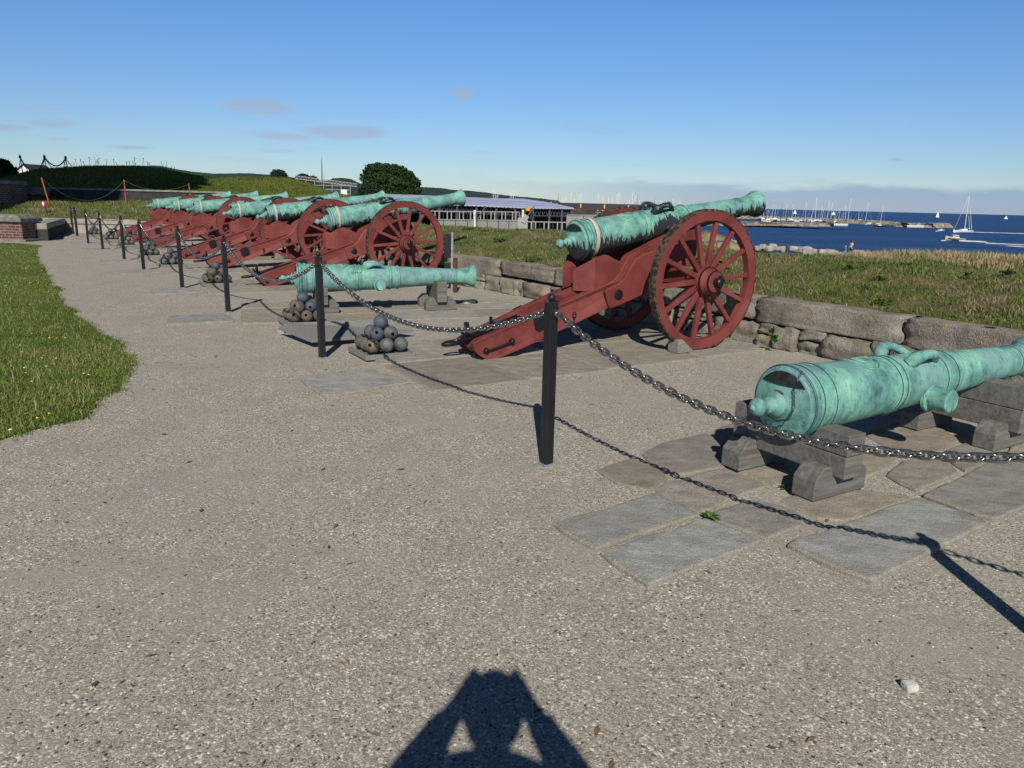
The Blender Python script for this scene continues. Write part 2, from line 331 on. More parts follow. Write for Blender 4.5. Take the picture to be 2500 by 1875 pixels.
q = NM('pale_stone', .92, .15); v = q.vec(); b = q.ramp(q.noise(v, 1.8, 7, .7), [(.3, (.22, .205, .17)), (.5, (.32, .30, .25)), (.7, (.40, .375, .31))]); b = q.mix(q.rng(q.noise(v, 1.1, 6, .7), .58, .66, 0, .5), b, (.16, .15, .13)); q.color(b); q.bump(q.noise(v, 6, 6, .7), .8, .03); M['pale_stone'] = q.m
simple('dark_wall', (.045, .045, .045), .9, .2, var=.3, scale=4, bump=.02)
# grass
def grass_mat(name, lo, mid, hi, dry, patch, pscale=1.1, pa=.45, pb=.65):
    q = NM(name, .75, .15); a = q.attr('tint'); v = q.vec()
    col = q.ramp(a.outputs['Fac'], [(0, lo), (.45, mid), (.82, hi), (.9, dry), (1, tuple(min(1, d*1.25) for d in dry))])
    pn = q.rng(q.noise(v, pscale, 5, .6), pa, pb, 0, patch)
    col = q.mix(pn, col, q.mix(a.outputs['Fac'], tuple(d*.45 for d in dry), tuple(d*.9 for d in dry)))
    col = q.mix(q.rng(q.noise(v, pscale*.7, 5, .6), .48, .62, 0, .75), col, q.mix(a.outputs['Fac'], lo, mid))
    q.color(col); tr = q.n('ShaderNodeBsdfTranslucent'); q.l(col, tr.inputs[0]); ms = q.n('ShaderNodeMixShader'); ms.inputs[0].default_value = .25
    out = q.t.nodes['Material Output']; q.l(q.b.outputs[0], ms.inputs[1]); q.l(tr.outputs[0], ms.inputs[2]); q.l(ms.outputs[0], out.inputs[0]); M[name] = q.m
grass_mat('lawn_blades', (.05, .11, .016), (.15, .22, .042), (.25, .30, .085), (.42, .37, .18), .6, .9, .45, .68)
grass_mat('bank_blades', (.035, .085, .018), (.14, .20, .045), (.27, .29, .10), (.46, .37, .23), .85, 1.9, .46, .6)
grass_mat('mound_blades', (.055, .095, .015), (.13, .175, .03), (.22, .24, .055), (.32, .27, .12), .4, .25, .5, .68)
def soil_mat(name, c1, c2, c3, sc=3):
    q = NM(name, .95, .1); v = q.vec()
    b = q.ramp(q.noise(v, sc, 8, .7), [(.3, c1), (.5, c2), (.68, c3)]); b = q.mix(1, b, q.rng(q.noise(v, 40, 4, .75), .3, .7, .5, 1.4), 'MULTIPLY')
    q.color(b); q.bump(q.noise(v, 30, 5, .7), 1, .03); M[name] = q.m
soil_mat('lawn_soil', (.06, .10, .02), (.11, .14, .04), (.19, .17, .08))
soil_mat('bank_soil', (.07, .085, .03), (.14, .135, .055), (.24, .19, .11))
soil_mat('mound_soil', (.045, .075, .014), (.085, .115, .022), (.14, .14, .04), .6)
soil_mat('far_land', (.06, .065, .03), (.12, .11, .06), (.19, .17, .11), .15)
soil_mat('dry_grass', (.2, .16, .08), (.33, .27, .15), (.42, .36, .22), 2)
q = NM('water', .4, .14); v = q.vec((1, 1, 1))
lw = q.noise(q.vec((.012, .05, 1)), 1, 5, .6); col = q.mix(q.rng(lw, .35, .65), (.006, .034, .125), (.012, .058, .19)); q.color(col)
wv = q.math('ADD', q.noise(q.vec((.35, .8, 1)), 1, 6, .65), q.math('MULTIPLY', q.noise(q.vec((.05, .14, 1)), 1, 4, .6), 2.5)); q.bump(wv, 1, 1.1); M['water'] = q.m
simple('foam', (.75, .8, .85), .7, .2)
def leafy(name, a, b, c):
    q = NM(name, .7, .2); t = q.attr('tint'); q.color(q.ramp(t.outputs['Fac'], [(0, a), (.5, b), (1, c)])); M[name] = q.m
leafy('leaves', (.009, .026, .009), (.022, .05, .014), (.05, .085, .024)); leafy('dark_leaves', (.010, .024, .014), (.02, .042, .02), (.035, .062, .025))
leafy('weed_leaves', (.025, .075, .015), (.06, .14, .025), (.14, .23, .05))
q = NM('far_woods', .9, .1); v = q.vec(); q.color(q.ramp(q.noise(v, .05, 8, .75), [(.35, (.018, .038, .04)), (.55, (.035, .062, .052)), (.7, (.06, .085, .06))])); M['far_woods'] = q.m
simple('bark', (.06, .05, .04), .9, .1, var=.3, scale=3)
q = NM('tarp', .75, .3); v = q.vec(); b = q.mix(q.rng(q.noise(q.vec((.12, .8, 1)), 1, 5), .35, .65), (.27, .31, .50), (.45, .49, .64)); q.color(b); M['tarp'] = q.m
simple('dark_roof', (.045, .04, .055), .7, .3, var=.2, scale=.4)
simple('white_paint', (.72, .72, .7), .5, .4, var=.06)
simple('white_steel', (.34, .34, .33), .5, .4, var=.12)
simple('mast_white', (.82, .82, .8), .5, .4, var=.05); simple('mast_dark', (.08, .08, .1), .5, .4)
simple('sail', (.85, .85, .83), .8, .2, var=.04)
simple('orange_paint', (.62, .2, .03), .6, .3, var=.2); simple('orange_post', (.33, .085, .035), .6, .3, var=.15); simple('yellow_paint', (.6, .42, .1), .6, .3)
simple('dark_interior', (.06, .055, .055), .9, .1, var=.4, scale=.5)
q = NM('site_netting', .85, .15); v = q.vec(); q.color(q.mix(q.rng(q.noise(q.vec((.7, .7, .9)), 1, 5), .35, .7), (.24, .24, .24), (.40, .40, .385))); q.b.inputs['Alpha'].default_value = .86; M['site_netting'] = q.m
simple('boat_white', (.8, .8, .78), .35, .5, var=.05); simple('boat_dark', (.02, .025, .05), .4, .5); simple('boat_beige', (.55, .48, .36), .5, .4); simple('red_hull', (.32, .07, .06), .5, .4)
q = NM('harbour_rock', .95, .15); v = q.vec(); b = q.ramp(q.voro(v, .55, out=1), [(0, (.12, .11, .09)), (.5, (.26, .23, .19)), (1, (.42, .38, .32))]); q.color(b); q.bump(q.noise(v, .8, 5), 1, .5); M['harbour_rock'] = q.m
simple('shore_rock', (.36, .33, .29), .9, .15, var=.3, scale=1.5, bump=.05)
simple('quay', (.2, .18, .155), .9, .15, var=.25, scale=.3)
simple('skin', (.45, .26, .18), .55, .35, var=.06); simple('cloth_dark', (.02, .022, .03), .85, .1); simple('cloth_white', (.62, .66, .72), .85, .1); simple('cloth_blue', (.06, .27, .5), .85, .1)
simple('hair_brown', (.05, .03, .02), .7, .2); simple('hair_blond', (.5, .38, .2), .7, .2); simple('cloth_grey', (.12, .13, .16), .85, .1)
simple('yellow_bag', (.55, .38, .08), .7, .2); simple('white_stone', (.55, .53, .47), .9, .1, var=.2, scale=20, bump=.01)
simple('dark_pebble', (.07, .068, .07), .85, .2, var=.4, scale=30); simple('dead_leaf', (.16, .10, .05), .9, .1, var=.4, scale=20); simple('rust', (.10, .045, .028), .85, .2, var=.35, scale=15); simple('sign_red', (.28, .03, .05), .5, .3); simple('flower_white', (.8, .8, .75), .8, .1); simple('flower_yellow', (.75, .6, .05), .8, .1)
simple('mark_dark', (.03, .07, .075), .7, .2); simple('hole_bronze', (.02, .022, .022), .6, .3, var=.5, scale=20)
simple('ivory_line', (.55, .5, .4), .8, .1)

# ------------------------------------------------------------------ the ground
def sheet(name, pts, z, mat, parent=None):
    me = bpy.data.meshes.new(name); me.from_pydata([(p[0], p[1], z) for p in pts], [], [tuple(range(len(pts)))]); me.materials.append(mat)
    o = bpy.data.objects.new(name, me); C.objects.link(o); return o
# line of the retaining wall's front face (sea side), from beside the camera to the far corner
WALL = [(6.9, 3.0), (4.75, 6.28), (4.0, 7.5), (2.97, 8.85), (1.06, 11.6), (-.10, 13.42), (-1.05, 14.62), (-5.5, 21.1), (-11.0, 31.4)]
FARW = [(-11.0, 31.4), (-14.3, 30.45), (-17.8, 30.15), (-24, 29.6)]
def grid_obj(name, mat, xs, ys, fn, kind='structure', smooth=True):
    nx, ny = len(xs), len(ys); vs = [(x, y, fn(x, y)) for y in ys for x in xs]
    fs = [(j*nx+i, j*nx+i+1, (j+1)*nx+i+1, (j+1)*nx+i) for j in range(ny-1) for i in range(nx-1)]
    me = bpy.data.meshes.new(name); me.from_pydata(vs, [], fs); me.materials.append(mat)
    if smooth: me.polygons.foreach_set('use_smooth', [True]*len(me.polygons))
    o = bpy.data.objects.new(name, me); C.objects.link(o); return tag(o, kind=kind)
gpts = [(7.2, -8), (7.2, 3.0)]+[(x+.12, y+.08) for x, y in WALL[1:]]+[(-14.3, 30.6), (-24, 29.8), (-24, -8)]
tag(sheet('gravel_ground', gpts, 0, M['gravel']), 'pale tan gravel yard of fine pebbles around the guns', kind='structure')
# bank behind the wall
def along(path, ds):
    P = [Vector((x, y, 0)) for x, y in path]; out = []
    acc = [0]
    for i in range(len(P)-1): acc.append(acc[-1]+(P[i+1]-P[i]).length)
    for d in ds:
        d = max(0, min(acc[-1]-1e-4, d)); i = max(k for k in range(len(acc)-1) if acc[k] <= d)
        t = (P[i+1]-P[i]); L = t.length; t /= L; out.append((P[i]+t*(d-acc[i]), t))
    return out, acc[-1]
_, WLEN = along(WALL, [0])
def bank_z(d, s):
    crest = .90+.04*math.sin(s*.5)+.03*math.sin(s*1.7+1)
    if d < .3: return .555
    if d < 2.3: t = (d-.3)/2.0; return .565+(crest-.565)*(t*1.3-.3*t*t)
    if d < 3.2: return crest
    t = min(1, (d-3.2)/7); return crest-(crest+1.7)*t*t*(3-2*t)
def wall_frame(s):
    (p, t), = along(WALL, [s])[0]; n = Vector((t.y, -t.x, 0))
    # average normal for smooth corners
    a = along(WALL, [s-1.2, s+1.2])[0]; tt = (a[1][0]-a[0][0]).normalized(); n = Vector((tt.y, -tt.x, 0)); return p, (n if n.x > 0 else -n)
def strip_mesh(name, mat, s0, s1, ds, dl, zf, jit=.03):
    vs = []; fs = []; ns = int((s1-s0)/ds)+1
    for i in range(ns):
        s = s0+ds*i; p, n = wall_frame(s)
        for d in dl:
            q_ = p+n*d; z = zf(d, s)+(noise.noise(Vector((q_.x*1.3, q_.y*1.3, 0)))*jit*3 if d > .5 else 0); vs.append((q_.x, q_.y, z))
    k = len(dl)
    for i in range(ns-1):
        for j in range(k-1): fs.append((i*k+j, i*k+j+1, (i+1)*k+j+1, (i+1)*k+j))
    me = bpy.data.meshes.new(name); me.from_pydata(vs, [], fs); me.materials.append(mat); me.polygons.foreach_set('use_smooth', [True]*len(me.polygons))
    o = bpy.data.objects.new(name, me); C.objects.link(o); return o
DL = [.28, .5, .8, 1.1, 1.4, 1.7, 2.0, 2.3, 2.7, 3.2, 4, 5, 6.5, 8.5, 10.2]
tag(strip_mesh('grass_bank', M['bank_soil'], 0, WLEN-.4, .3, DL, bank_z), 'rough grassy bank rising behind the stone wall', kind='structure')
# outer land, shore and sea
ZS = -7.0
def outer_z(x, y):
    az = math.degrees(math.atan2(x, y)); d = math.hypot(x, y)
    land = -1.7
    if az > 12:
        t = min(1, (az-12)/9); land = -1.7-2.2*t
        shore = 118-26*min(1, max(0, (az-13)/6))
        k = max(0, min(1, (d-shore)/9)); land = land*(1-k)+(-9.5)*k
    elif az > 6:
        k = max(0, min(1, (d-300-(12-az)*60)/60)); land = land*(1-k)+(-9.5)*k
    return land+.25*noise.noise(Vector((x*.05, y*.05, 3)))
xs = [x for x in np.concatenate([np.linspace(-400, -60, 18), np.linspace(-55, 120, 71), np.linspace(130, 900, 20)])]; ys = [y for y in np.concatenate([np.linspace(-60, 130, 77), np.linspace(135, 1600, 40)])]
def oz(x, y):
    z = outer_z(x, y)
    if y < 45 and x < 10: z = min(z, -1.75)
    return z
tag(grid_obj('outer_ground', M['far_land'], xs, ys, oz), 'lower dry land beyond the bank down to the shore', kind='structure')
me = bpy.data.meshes.new('sea'); rr = 60000; n_ = 96
vs = [(0, 400, ZS)]; fs = []
rings = [60, 120, 240, 480, 960, 2000, 5000, 15000, rr]
for r_ in rings:
    for k in range(n_): a_ = 2*math.pi*k/n_; vs.append((r_*math.cos(a_)*1.0+200, 400+r_*math.sin(a_), ZS))
for k in range(n_): fs.append((0, 1+k, 1+(k+1) % n_))
for i in range(len(rings)-1):
    for k in range(n_): k2 = (k+1) % n_; fs.append((1+i*n_+k, 1+(i+1)*n_+k, 1+(i+1)*n_+k2, 1+i*n_+k2))
me.from_pydata(vs, [], fs); me.materials.append(M['water']); o = bpy.data.objects.new('sea', me); C.objects.link(o); tag(o, 'deep blue sea with small ripples', kind='structure')

# ------------------------------------------------------------------ grass blades as one mass each
def blades(name, mat, pts, hmin, hmax, w, lean=.5, seed=1, parent=None, tint=None):
    g = np.random.default_rng(seed); P = np.asarray(pts, dtype=np.float32); n = len(P)
    hgt = g.uniform(hmin, hmax, n)*g.uniform(.6, 1, n); a = g.uniform(0, 2*np.pi, n); l = g.uniform(0, lean, n)*hgt; b = g.uniform(0, 2*np.pi, n)
    sx = np.cos(a)*w/2*g.uniform(.6, 1.4, n); sy = np.sin(a)*w/2*g.uniform(.6, 1.4, n); lx = np.cos(b)*l; ly = np.sin(b)*l
    V = np.zeros((n, 5, 3), dtype=np.float32)
    V[:, 0] = P+np.stack([-sx, -sy, 0*sx], 1); V[:, 1] = P+np.stack([sx, sy, 0*sx], 1)
    mid = P+np.stack([lx*.35, ly*.35, hgt*.6], 1); V[:, 2] = mid+np.stack([sx*.7, sy*.7, 0*sx], 1); V[:, 3] = mid-np.stack([sx*.7, sy*.7, 0*sx], 1)
    V[:, 4] = P+np.stack([lx, ly, hgt*.95], 1)
    me = bpy.data.meshes.new(name); me.vertices.add(n*5); me.vertices.foreach_set('co', V.ravel())
    base = (np.arange(n)*5)[:, None]; F = np.concatenate([base+np.array([0, 1, 2, 3]), base+np.array([3, 2, 4])], 1).ravel()
    me.loops.add(n*7); me.loops.foreach_set('vertex_index', F.astype(np.int32)); me.polygons.add(n*2)
    st = (np.arange(n)*7)[:, None]+np.array([0, 4]); me.polygons.foreach_set('loop_start', st.ravel().astype(np.int32)); me.update(calc_edges=True)
    at = me.attributes.new('tint', 'FLOAT', 'POINT'); t = g.beta(2, 2.2, n) if tint is None else tint(g, P, n)
    at.data.foreach_set('value', np.repeat(t, 5).astype(np.float32)); me.materials.append(mat)
    o = bpy.data.objects.new(name, me); C.objects.link(o); o.parent = parent
    return o
def noise2(x, y, s=1.0): return noise.noise(Vector((x*s, y*s, .5)))
# bank grass
pts = []; g = random.Random(3)
for k in range(230000):
    s = g.random()**1.5*(WLEN-.6)+.2 if False else g.random()*(WLEN-.6)+.2
    dist = None; d = .3+g.random()*3.1
    dens = 1.0 if s < 16 else .62
    if g.random() > dens: continue
    pts.append((s, d))
fr = [wall_frame(i*.2) for i in range(int(WLEN/.2)+2)]
P3 = []
for s, d in pts:
    p, n = fr[int(s/.2)]; p2, _ = fr[min(len(fr)-1, int(s/.2)+1)]; t = (s/.2) % 1; q_ = p.lerp(p2, t)+n*d
    P3.append((q_.x, q_.y, bank_z(d, s)+noise.noise(Vector((q_.x*1.3, q_.y*1.3, 0)))*.09*(d > .5)-.012))
tag(blades('bank_grass', M['bank_blades'], P3, .02, .085, .010, 1.3, 5), 'rough half-dry grass covering the bank', 'grass', kind='stuff')
gw = random.Random(19); mb = MB(); tw = []
for k in range(70):
    s_ = gw.uniform(.5, WLEN*.8); d_ = gw.uniform(.3, 2.6); p, n = wall_frame(s_); c0 = p+n*d_; c0.z = bank_z(d_, s_); R0 = gw.uniform(.05, .16); shade = gw.random()
    for j in range(int(90*R0/.1)):
        a_ = gw.uniform(0, 6.28); r_ = R0*gw.random()**.6; b0 = c0+Vector((r_*math.cos(a_), r_*math.sin(a_), gw.uniform(0, .05))); L_ = gw.uniform(.025, .06); dd = Vector((math.cos(a_*3), math.sin(a_*3), gw.uniform(.1, .9)))*L_; ww = Vector((-dd.y, dd.x, 0))*gw.uniform(.2, .4)
        mb.add([b0, b0+dd*.5+ww, b0+dd, b0+dd*.5-ww], [(0, 1, 2, 3)]); tw += [min(1, shade*.6+gw.random()*.4)]*4
o = mb.build('bank_weeds', M['weed_leaves'], fix=False); at = o.data.attributes.new('tint', 'FLOAT', 'POINT'); at.data.foreach_set('value', np.array(tw, dtype=np.float32)); tag(o, 'clumps of broad-leaved weeds among the bank grass', 'weeds', kind='stuff')
# dry pale grass along a farther crest on the right
P3 = []
for k in range(26000):
    px = g.uniform(1990, 2600); y = g.uniform(11.5, 13.5); t = (px-1990)/610
    z = S(px, 622-12*math.sin(min(1, max(0, t*1.2))*math.pi), y).z-.10+g.uniform(-.2, .02); q_ = S(px, 620, y); P3.append((q_.x, q_.y, z))
dg = MB(); cols = [S(px, 628-12*math.sin(min(1, max(0, (px-1990)/610*1.2))*math.pi), 12.5) for px in range(1900, 2700, 40)]
vs = []
for c_ in cols: vs += [(c_.x-.3, c_.y-2.4, c_.z-1.0), (c_.x, c_.y-1, c_.z-.25), (c_.x, c_.y, c_.z-.12), (c_.x+.6, c_.y+3, c_.z-2.2)]
dg.add(vs, [(i*4+j, i*4+j+1, i*4+j+5, i*4+j+4) for i in range(len(cols)-1) for j in range(3)])
tag(dg.build('dry_grass_ridge', M['dry_grass'], smooth=True, ang=90), 'ridge of pale dry grass beyond the bank on the right', kind='structure')
def drytint(g, P, n): return g.uniform(.86, 1, n)
tag(blades('dry_grass', M['bank_blades'], P3, .05, .16, .012, .8, 9, tint=drytint), 'pale straw-coloured grass on the far ridge', 'grass', kind='stuff')
# lawn on the left: outline in metres
LAWN = [(-4.6, 2.6), (-3.38, 4.65), (-3.12, 5.1), (-3.38, 6.3), (-3.62, 6.9), (-4.4, 8.0), (-5.35, 9.2), (-7.0, 11.4), (-8.8, 14.0), (-11.4, 17.8), (-13.8, 21.5), (-14.3, 22.6), (-15.6, 23.45), (-22, 23.3), (-22, 2.0)]
LB = LAWN[0:13]
def lawn_edge_x(y):
    for i in range(len(LB)-1):
        (x0, y0), (x1, y1) = LB[i], LB[i+1]
        if y0 <= y <= y1: return x0+(x1-x0)*(y-y0)/(y1-y0)
    return None
def wob(y): return .12*noise2(0, y, 1.7)+.07*noise2(3, y, 5.5)
lp = [(lawn_edge_x(y)+wob(y), y) for y in np.arange(2.7, 23.4, .12)]+[(-22, 23.3), (-22, 2.0), (-2.6, 2.2)]
tag(sheet('lawn', lp, .006, M['lawn_soil']), 'mown lawn left of the gravel path', kind='structure')
P3 = []
def fill(n, y0, y1, maxw):
    for k in range(n):
        y = g.uniform(y0, y1); e = lawn_edge_x(y)
        w_ = g.random()*maxw; x = e+wob(y)-w_+.05*g.gauss(0, 1)*(w_ < .3)
        if x < -.74*y-.4: continue
        if noise2(x, y, 2.2) > .42 and g.random() < .6 and w_ < 1.2: continue
        P3.append((x, y, 0))
fill(130000, 3.9, 8, 3.2); fill(90000, 8, 14, 4); fill(60000, 14, 23.2, 5)
tag(blades('lawn_grass', M['lawn_blades'], P3, .015, .048, .0075, 1.2, 11), 'green lawn grass with yellowing ends', 'grass', kind='stuff')
P4 = [P3[g.randrange(len(P3))] for k in range(1500)]
tag(blades('tall_lawn_grass', M['lawn_blades'], P4, .06, .15, .005, .9, 12, tint=lambda g, P, n: g.uniform(.8, 1, n)), 'scattered pale grass stalks standing out of the lawn', 'grass', kind='stuff')
fw = MB(); fy = MB()
for k in range(70):
    x, y, z = P3[g.randrange(len(P3))]; (fw if k % 2 else fy).ball((x, y, .04), .007+.005*g.random(), 6, 4, (1, 1, .5))
for cx_, cy_, nn in ((-5.6, 8.0, 6), (-10.5, 15.2, 10), (-13.3, 19.6, 22), (-12.9, 18.6, 12)):
    for k in range(nn): fy.ball((cx_+g.gauss(0, .5), cy_+g.gauss(0, .9), .05), .011, 6, 4, (1, 1, .5))
tag(fw.build('white_flowers', M['flower_white'], fix=False), 'tiny white clover flowers scattered in the lawn', 'flowers', kind='stuff')
tag(fy.build('yellow_flowers', M['flower_yellow'], fix=False), 'tiny yellow flowers scattered in the lawn', 'flowers', kind='stuff')

gg_ = np.random.default_rng(77)
def scatter_stones(name, n, y0, y1, r0, r1, mat, lab, seed):
    gg = random.Random(seed); mb = MB(); O6 = [(1, 0, 0), (0, 1, 0), (-1, 0, 0), (0, -1, 0), (0, 0, 1), (.7, .7, -.3), (-.7, .7, -.3)]
    for k in range(n):
        y = y0+(y1-y0)*gg.random()**1.4; x = gg.uniform(-.78*y, .78*y)
        e = lawn_edge_x(y)
        if e is not None and x < e+.1: continue
        if x > 1.0+ (8.6-y)*.6 and y > 3: continue
        r = gg.uniform(r0, r1); a = gg.uniform(0, 6.28); ca, sa = math.cos(a), math.sin(a); sx, sy, sz = gg.uniform(.7, 1.4), gg.uniform(.6, 1), gg.uniform(.4, .8)
        vs = []
        for k2 in range(5): b = k2*1.2566+gg.uniform(-.3, .3); u, w = r*sx*math.cos(b), r*sy*math.sin(b); vs.append((x+u*ca-w*sa, y+u*sa+w*ca, r*sz*gg.uniform(.1, .5)))
        vs.append((x+gg.uniform(-.3, .3)*r, y+gg.uniform(-.3, .3)*r, r*sz)); mb.add(vs, [(i, (i+1) % 5, 5) for i in range(5)])
    return tag(mb.build(name, mat, fix=False), lab, 'pebbles', kind='stuff')
scatter_stones('pale_pebbles', 5200, 1.4, 13, .003, .0075, M['white_stone'], 'pale loose pebbles strewn over the gravel', 1)
scatter_stones('dark_pebbles', 5200, 1.4, 13, .003, .0075, M['dark_pebble'], 'dark loose pebbles strewn over the gravel', 2)
gd = random.Random(9); mb = MB()
for k in range(240):
    y = 1.6+11*gd.random()**1.3; x = gd.uniform(-.7*y, .5*y); e = lawn_edge_x(y)
    if e is not None and x < e+.05: continue
    a = gd.uniform(0, 6.28); L_ = gd.uniform(.008, .03); c_ = Vector((x, y, .006)); d_ = Vector((math.cos(a), math.sin(a), gd.uniform(-.1, .25)))*L_; n_ = Vector((-d_.y, d_.x, 0))*gd.uniform(.1, .45); mb.add([c_-d_, c_+n_+Vector((0, 0, .004)), c_+d_, c_-n_+Vector((0, 0, .002))], [(0, 1, 2, 3)])
tag(mb.build('dry_leaf_bits', M['dead_leaf'], fix=False), 'tiny dry leaf and straw bits on the gravel', 'litter', kind='stuff')
# ------------------------------------------------------------------ stone paving
pv = MB(); g = random.Random(21)
TONES = [(.34, .335, .305), (.31, .305, .28), (.36, .345, .305), (.34, .305, .26), (.32, .29, .245), (.38, .365, .325)]
def slab(poly, top=.02, tone=None, jit=.012):
    "poly: corners in metres; edges are broken up and the rim rounded"
    tone = tone or g.choice(TONES); kf = g.uniform(.88, 1.08); tone = tuple(c*kf for c in tone); P = [Vector((p[0], p[1], 0)) for p in poly]; n = len(P); c = sum(P, Vector())/n; O = []
    for i in range(n):
        a, b = P[i], P[(i+1) % n]; L = (b-a).length; k = max(2, int(L/.09)); nn = Vector((b.y-a.y, a.x-b.x, 0)).normalized()
        for j in range(k):
            t = j/k; q_ = a.lerp(b, t)+nn*(noise.noise(Vector((a.x*3+t*L*5, a.y*3, 2)))*jit*2)
            if j == 0: q_ += (c-a).normalized()*.02
            O.append(q_)
    m_ = len(O); vs = []
    for inset, z in ((0, -.05), (0, top-.012), (.012, top-.002), (.03, top), (.09, top)):
        for q_ in O: w_ = q_+(c-q_).normalized()*inset; vs.append((w_.x, w_.y, z))
    fs = [(r_*m_+i, r_*m_+(i+1) % m_, (r_+1)*m_+(i+1) % m_, (r_+1)*m_+i) for r_ in range(4) for i in range(m_)]+[tuple(range(4*m_, 5*m_))]
    pv.add(vs, fs, None); pv.c += [(*tone, 0.)]*(3*m_)+[(*tone, .25)]*m_+[(*tone, 1.)]*m_
def pslab(pxs, **k): slab([tuple(GP(*q_))[:2] for q_ in pxs], **k)
GY = (.335, .34, .325); BR = (.34, .30, .245); PK = (.34, .305, .27)
pslab([(1341, 1287), (1450, 1352), (1718, 1266), (1606, 1211)], tone=GY, top=.028)
pslab([(1457, 1357), (1571, 1439), (1866, 1328), (1728, 1272)], tone=GY, top=.028)
pslab([(1455, 1150), (1500, 1185), (1584, 1205), (1640, 1172), (1560, 1118)], tone=(.27, .24, .2), top=.018)
pslab([(1590, 1198), (1700, 1258), (1815, 1215), (1880, 1190), (1760, 1145), (1650, 1172)], tone=PK, top=.016)
pslab([(1560, 1112), (1640, 1166), (1790, 1140), (1845, 1110), (1720, 1060), (1590, 1092)], tone=(.3, .275, .24), top=.018)
pslab([(1712, 1262), (1868, 1322), (1985, 1275), (1895, 1230), (1820, 1222)], tone=(.27, .255, .235), top=.016)
pslab([(1888, 1192), (1770, 1142), (1860, 1112), (2010, 1180)], tone=BR, top=.014)
pslab([(1990, 1270), (1900, 1226), (2020, 1186), (2235, 1216), (2060, 1280)], tone=BR, top=.014)
pslab([(1912, 1340), (2120, 1432), (2418, 1284), (2238, 1222)], tone=GY, top=.03)
pslab([(2246, 1218), (2426, 1280), (2560, 1215), (2640, 1150), (2450, 1120)], tone=(.3, .285, .265), top=.03)
pslab([(2158, 1165), (2232, 1204), (2350, 1160), (2290, 1118), (2200, 1128)], tone=PK, top=.02)
pslab([(2296, 1112), (2356, 1156), (2440, 1118), (2480, 1070), (2360, 1080)], tone=(.3, .29, .27), top=.018)
pslab([(2030, 1180), (2150, 1158), (2195, 1124), (2080, 1090), (1960, 1110)], tone=BR, top=.012)
pslab([(2210, 1122), (2290, 1110), (2350, 1076), (2240, 1020), (2100, 1060)], tone=BR, top=.012)
pslab([(2450, 1115), (2640, 1145), (2720, 1080), (2500, 1020), (2480, 1068)], tone=BR, top=.014)
pslab([(1730, 1056), (1850, 1104), (1960, 1100), (2080, 1060), (1900, 990)], tone=(.29, .275, .25), top=.012)
def platform(o, A, x0=-3.55, x1=.85, tip=True, ylo=-1.1, yhi=1.05):
    X = Vector((math.sin(A), math.cos(A), 0)); Y = Vector((-math.cos(A), math.sin(A), 0)); o = Vector((o[0], o[1], 0))
    xs = [x0]
    while xs[-1] < x1-.9: xs.append(xs[-1]+g.uniform(.9, 1.35))
    xs[-1] = x1
    f_ = lambda x, y: tuple((o+X*x+Y*y))[:2]
    for i in range(len(xs)-1):
        ym = g.uniform(-.45, .1); ym2 = g.uniform(.1, .6) if g.random() < .4 else None
        rows = [ylo+g.uniform(-.05, .05), ym]+([ym2] if ym2 else [])+[yhi]
        for j in range(len(rows)-1):
            e = .012; a, b, c, d = xs[i]+e, xs[i+1]-e, rows[j]+e, rows[j+1]-e
            slab([f_(a, c), f_(b, c+g.uniform(-.02, .02)), f_(b, d), f_(a, d+g.uniform(-.02, .02))], top=.014+.008*g.random(), tone=g.choice([TONES[2], TONES[3], TONES[4], TONES[4], TONES[0]]))
    if tip:
        slab([f_(x0-.9, -.2), f_(x0-.88, -.95), f_(x0-.04, -.8), f_(x0-.2, -.1)], top=.03, tone=(.33, .325, .305))
A1 = R(58.5)
CAN = []
XA = Vector((math.sin(A1), math.cos(A1), 0)); YA = Vector((-math.cos(A1), math.sin(A1), 0))
W1 = Vector((2.160, 8.305, 0))+YA*.785
K1 = W1-XA*1.55
DROW = Vector((-.5652, .8249, 0)); D2 = Vector((-3.89+1.6*.8616+0, 14.47+1.6*.5075, 0))
for i, (s_, k_, Ad) in enumerate(((0, 1, 58.5), (7.70, .975, 59.5), (11.64, .968, 59), (14.81, .962, 58.6), (19.55, .958, 58.8), (23.12, .95, 59.2), (27.36, .935, 58.5))):
    K = (K1+DROW*s_)*k_; A = R(Ad); CAN.append((K+Vector((math.sin(A), math.cos(A), 0))*1.55*(1 if i != 1 else 1.02), A))
for i, (o_, A) in enumerate(CAN): platform(o_, A, tip=True, x1=.85 if i < 6 else .3)
# block-mounted barrel between the first two guns
B2a = GP(727, 680, .48); B2b = GP(1146, 674, .49); AB2 = math.atan2(B2b.x-B2a.x, B2b.y-B2a.y)
B0a = Vector((1.60, 4.20, .50)); AB0 = R(58.9)
platform((B2a.x+math.sin(AB2)*1.4, B2a.y+math.cos(AB2)*1.4), AB2, x0=-2.2, x1=2.2, tip=True, ylo=-1.0, yhi=1.0)
o = pv.build('paving', M['slab']); tag(o, 'worn grey and brown stone slabs set in the gravel under each gun', kind='structure')

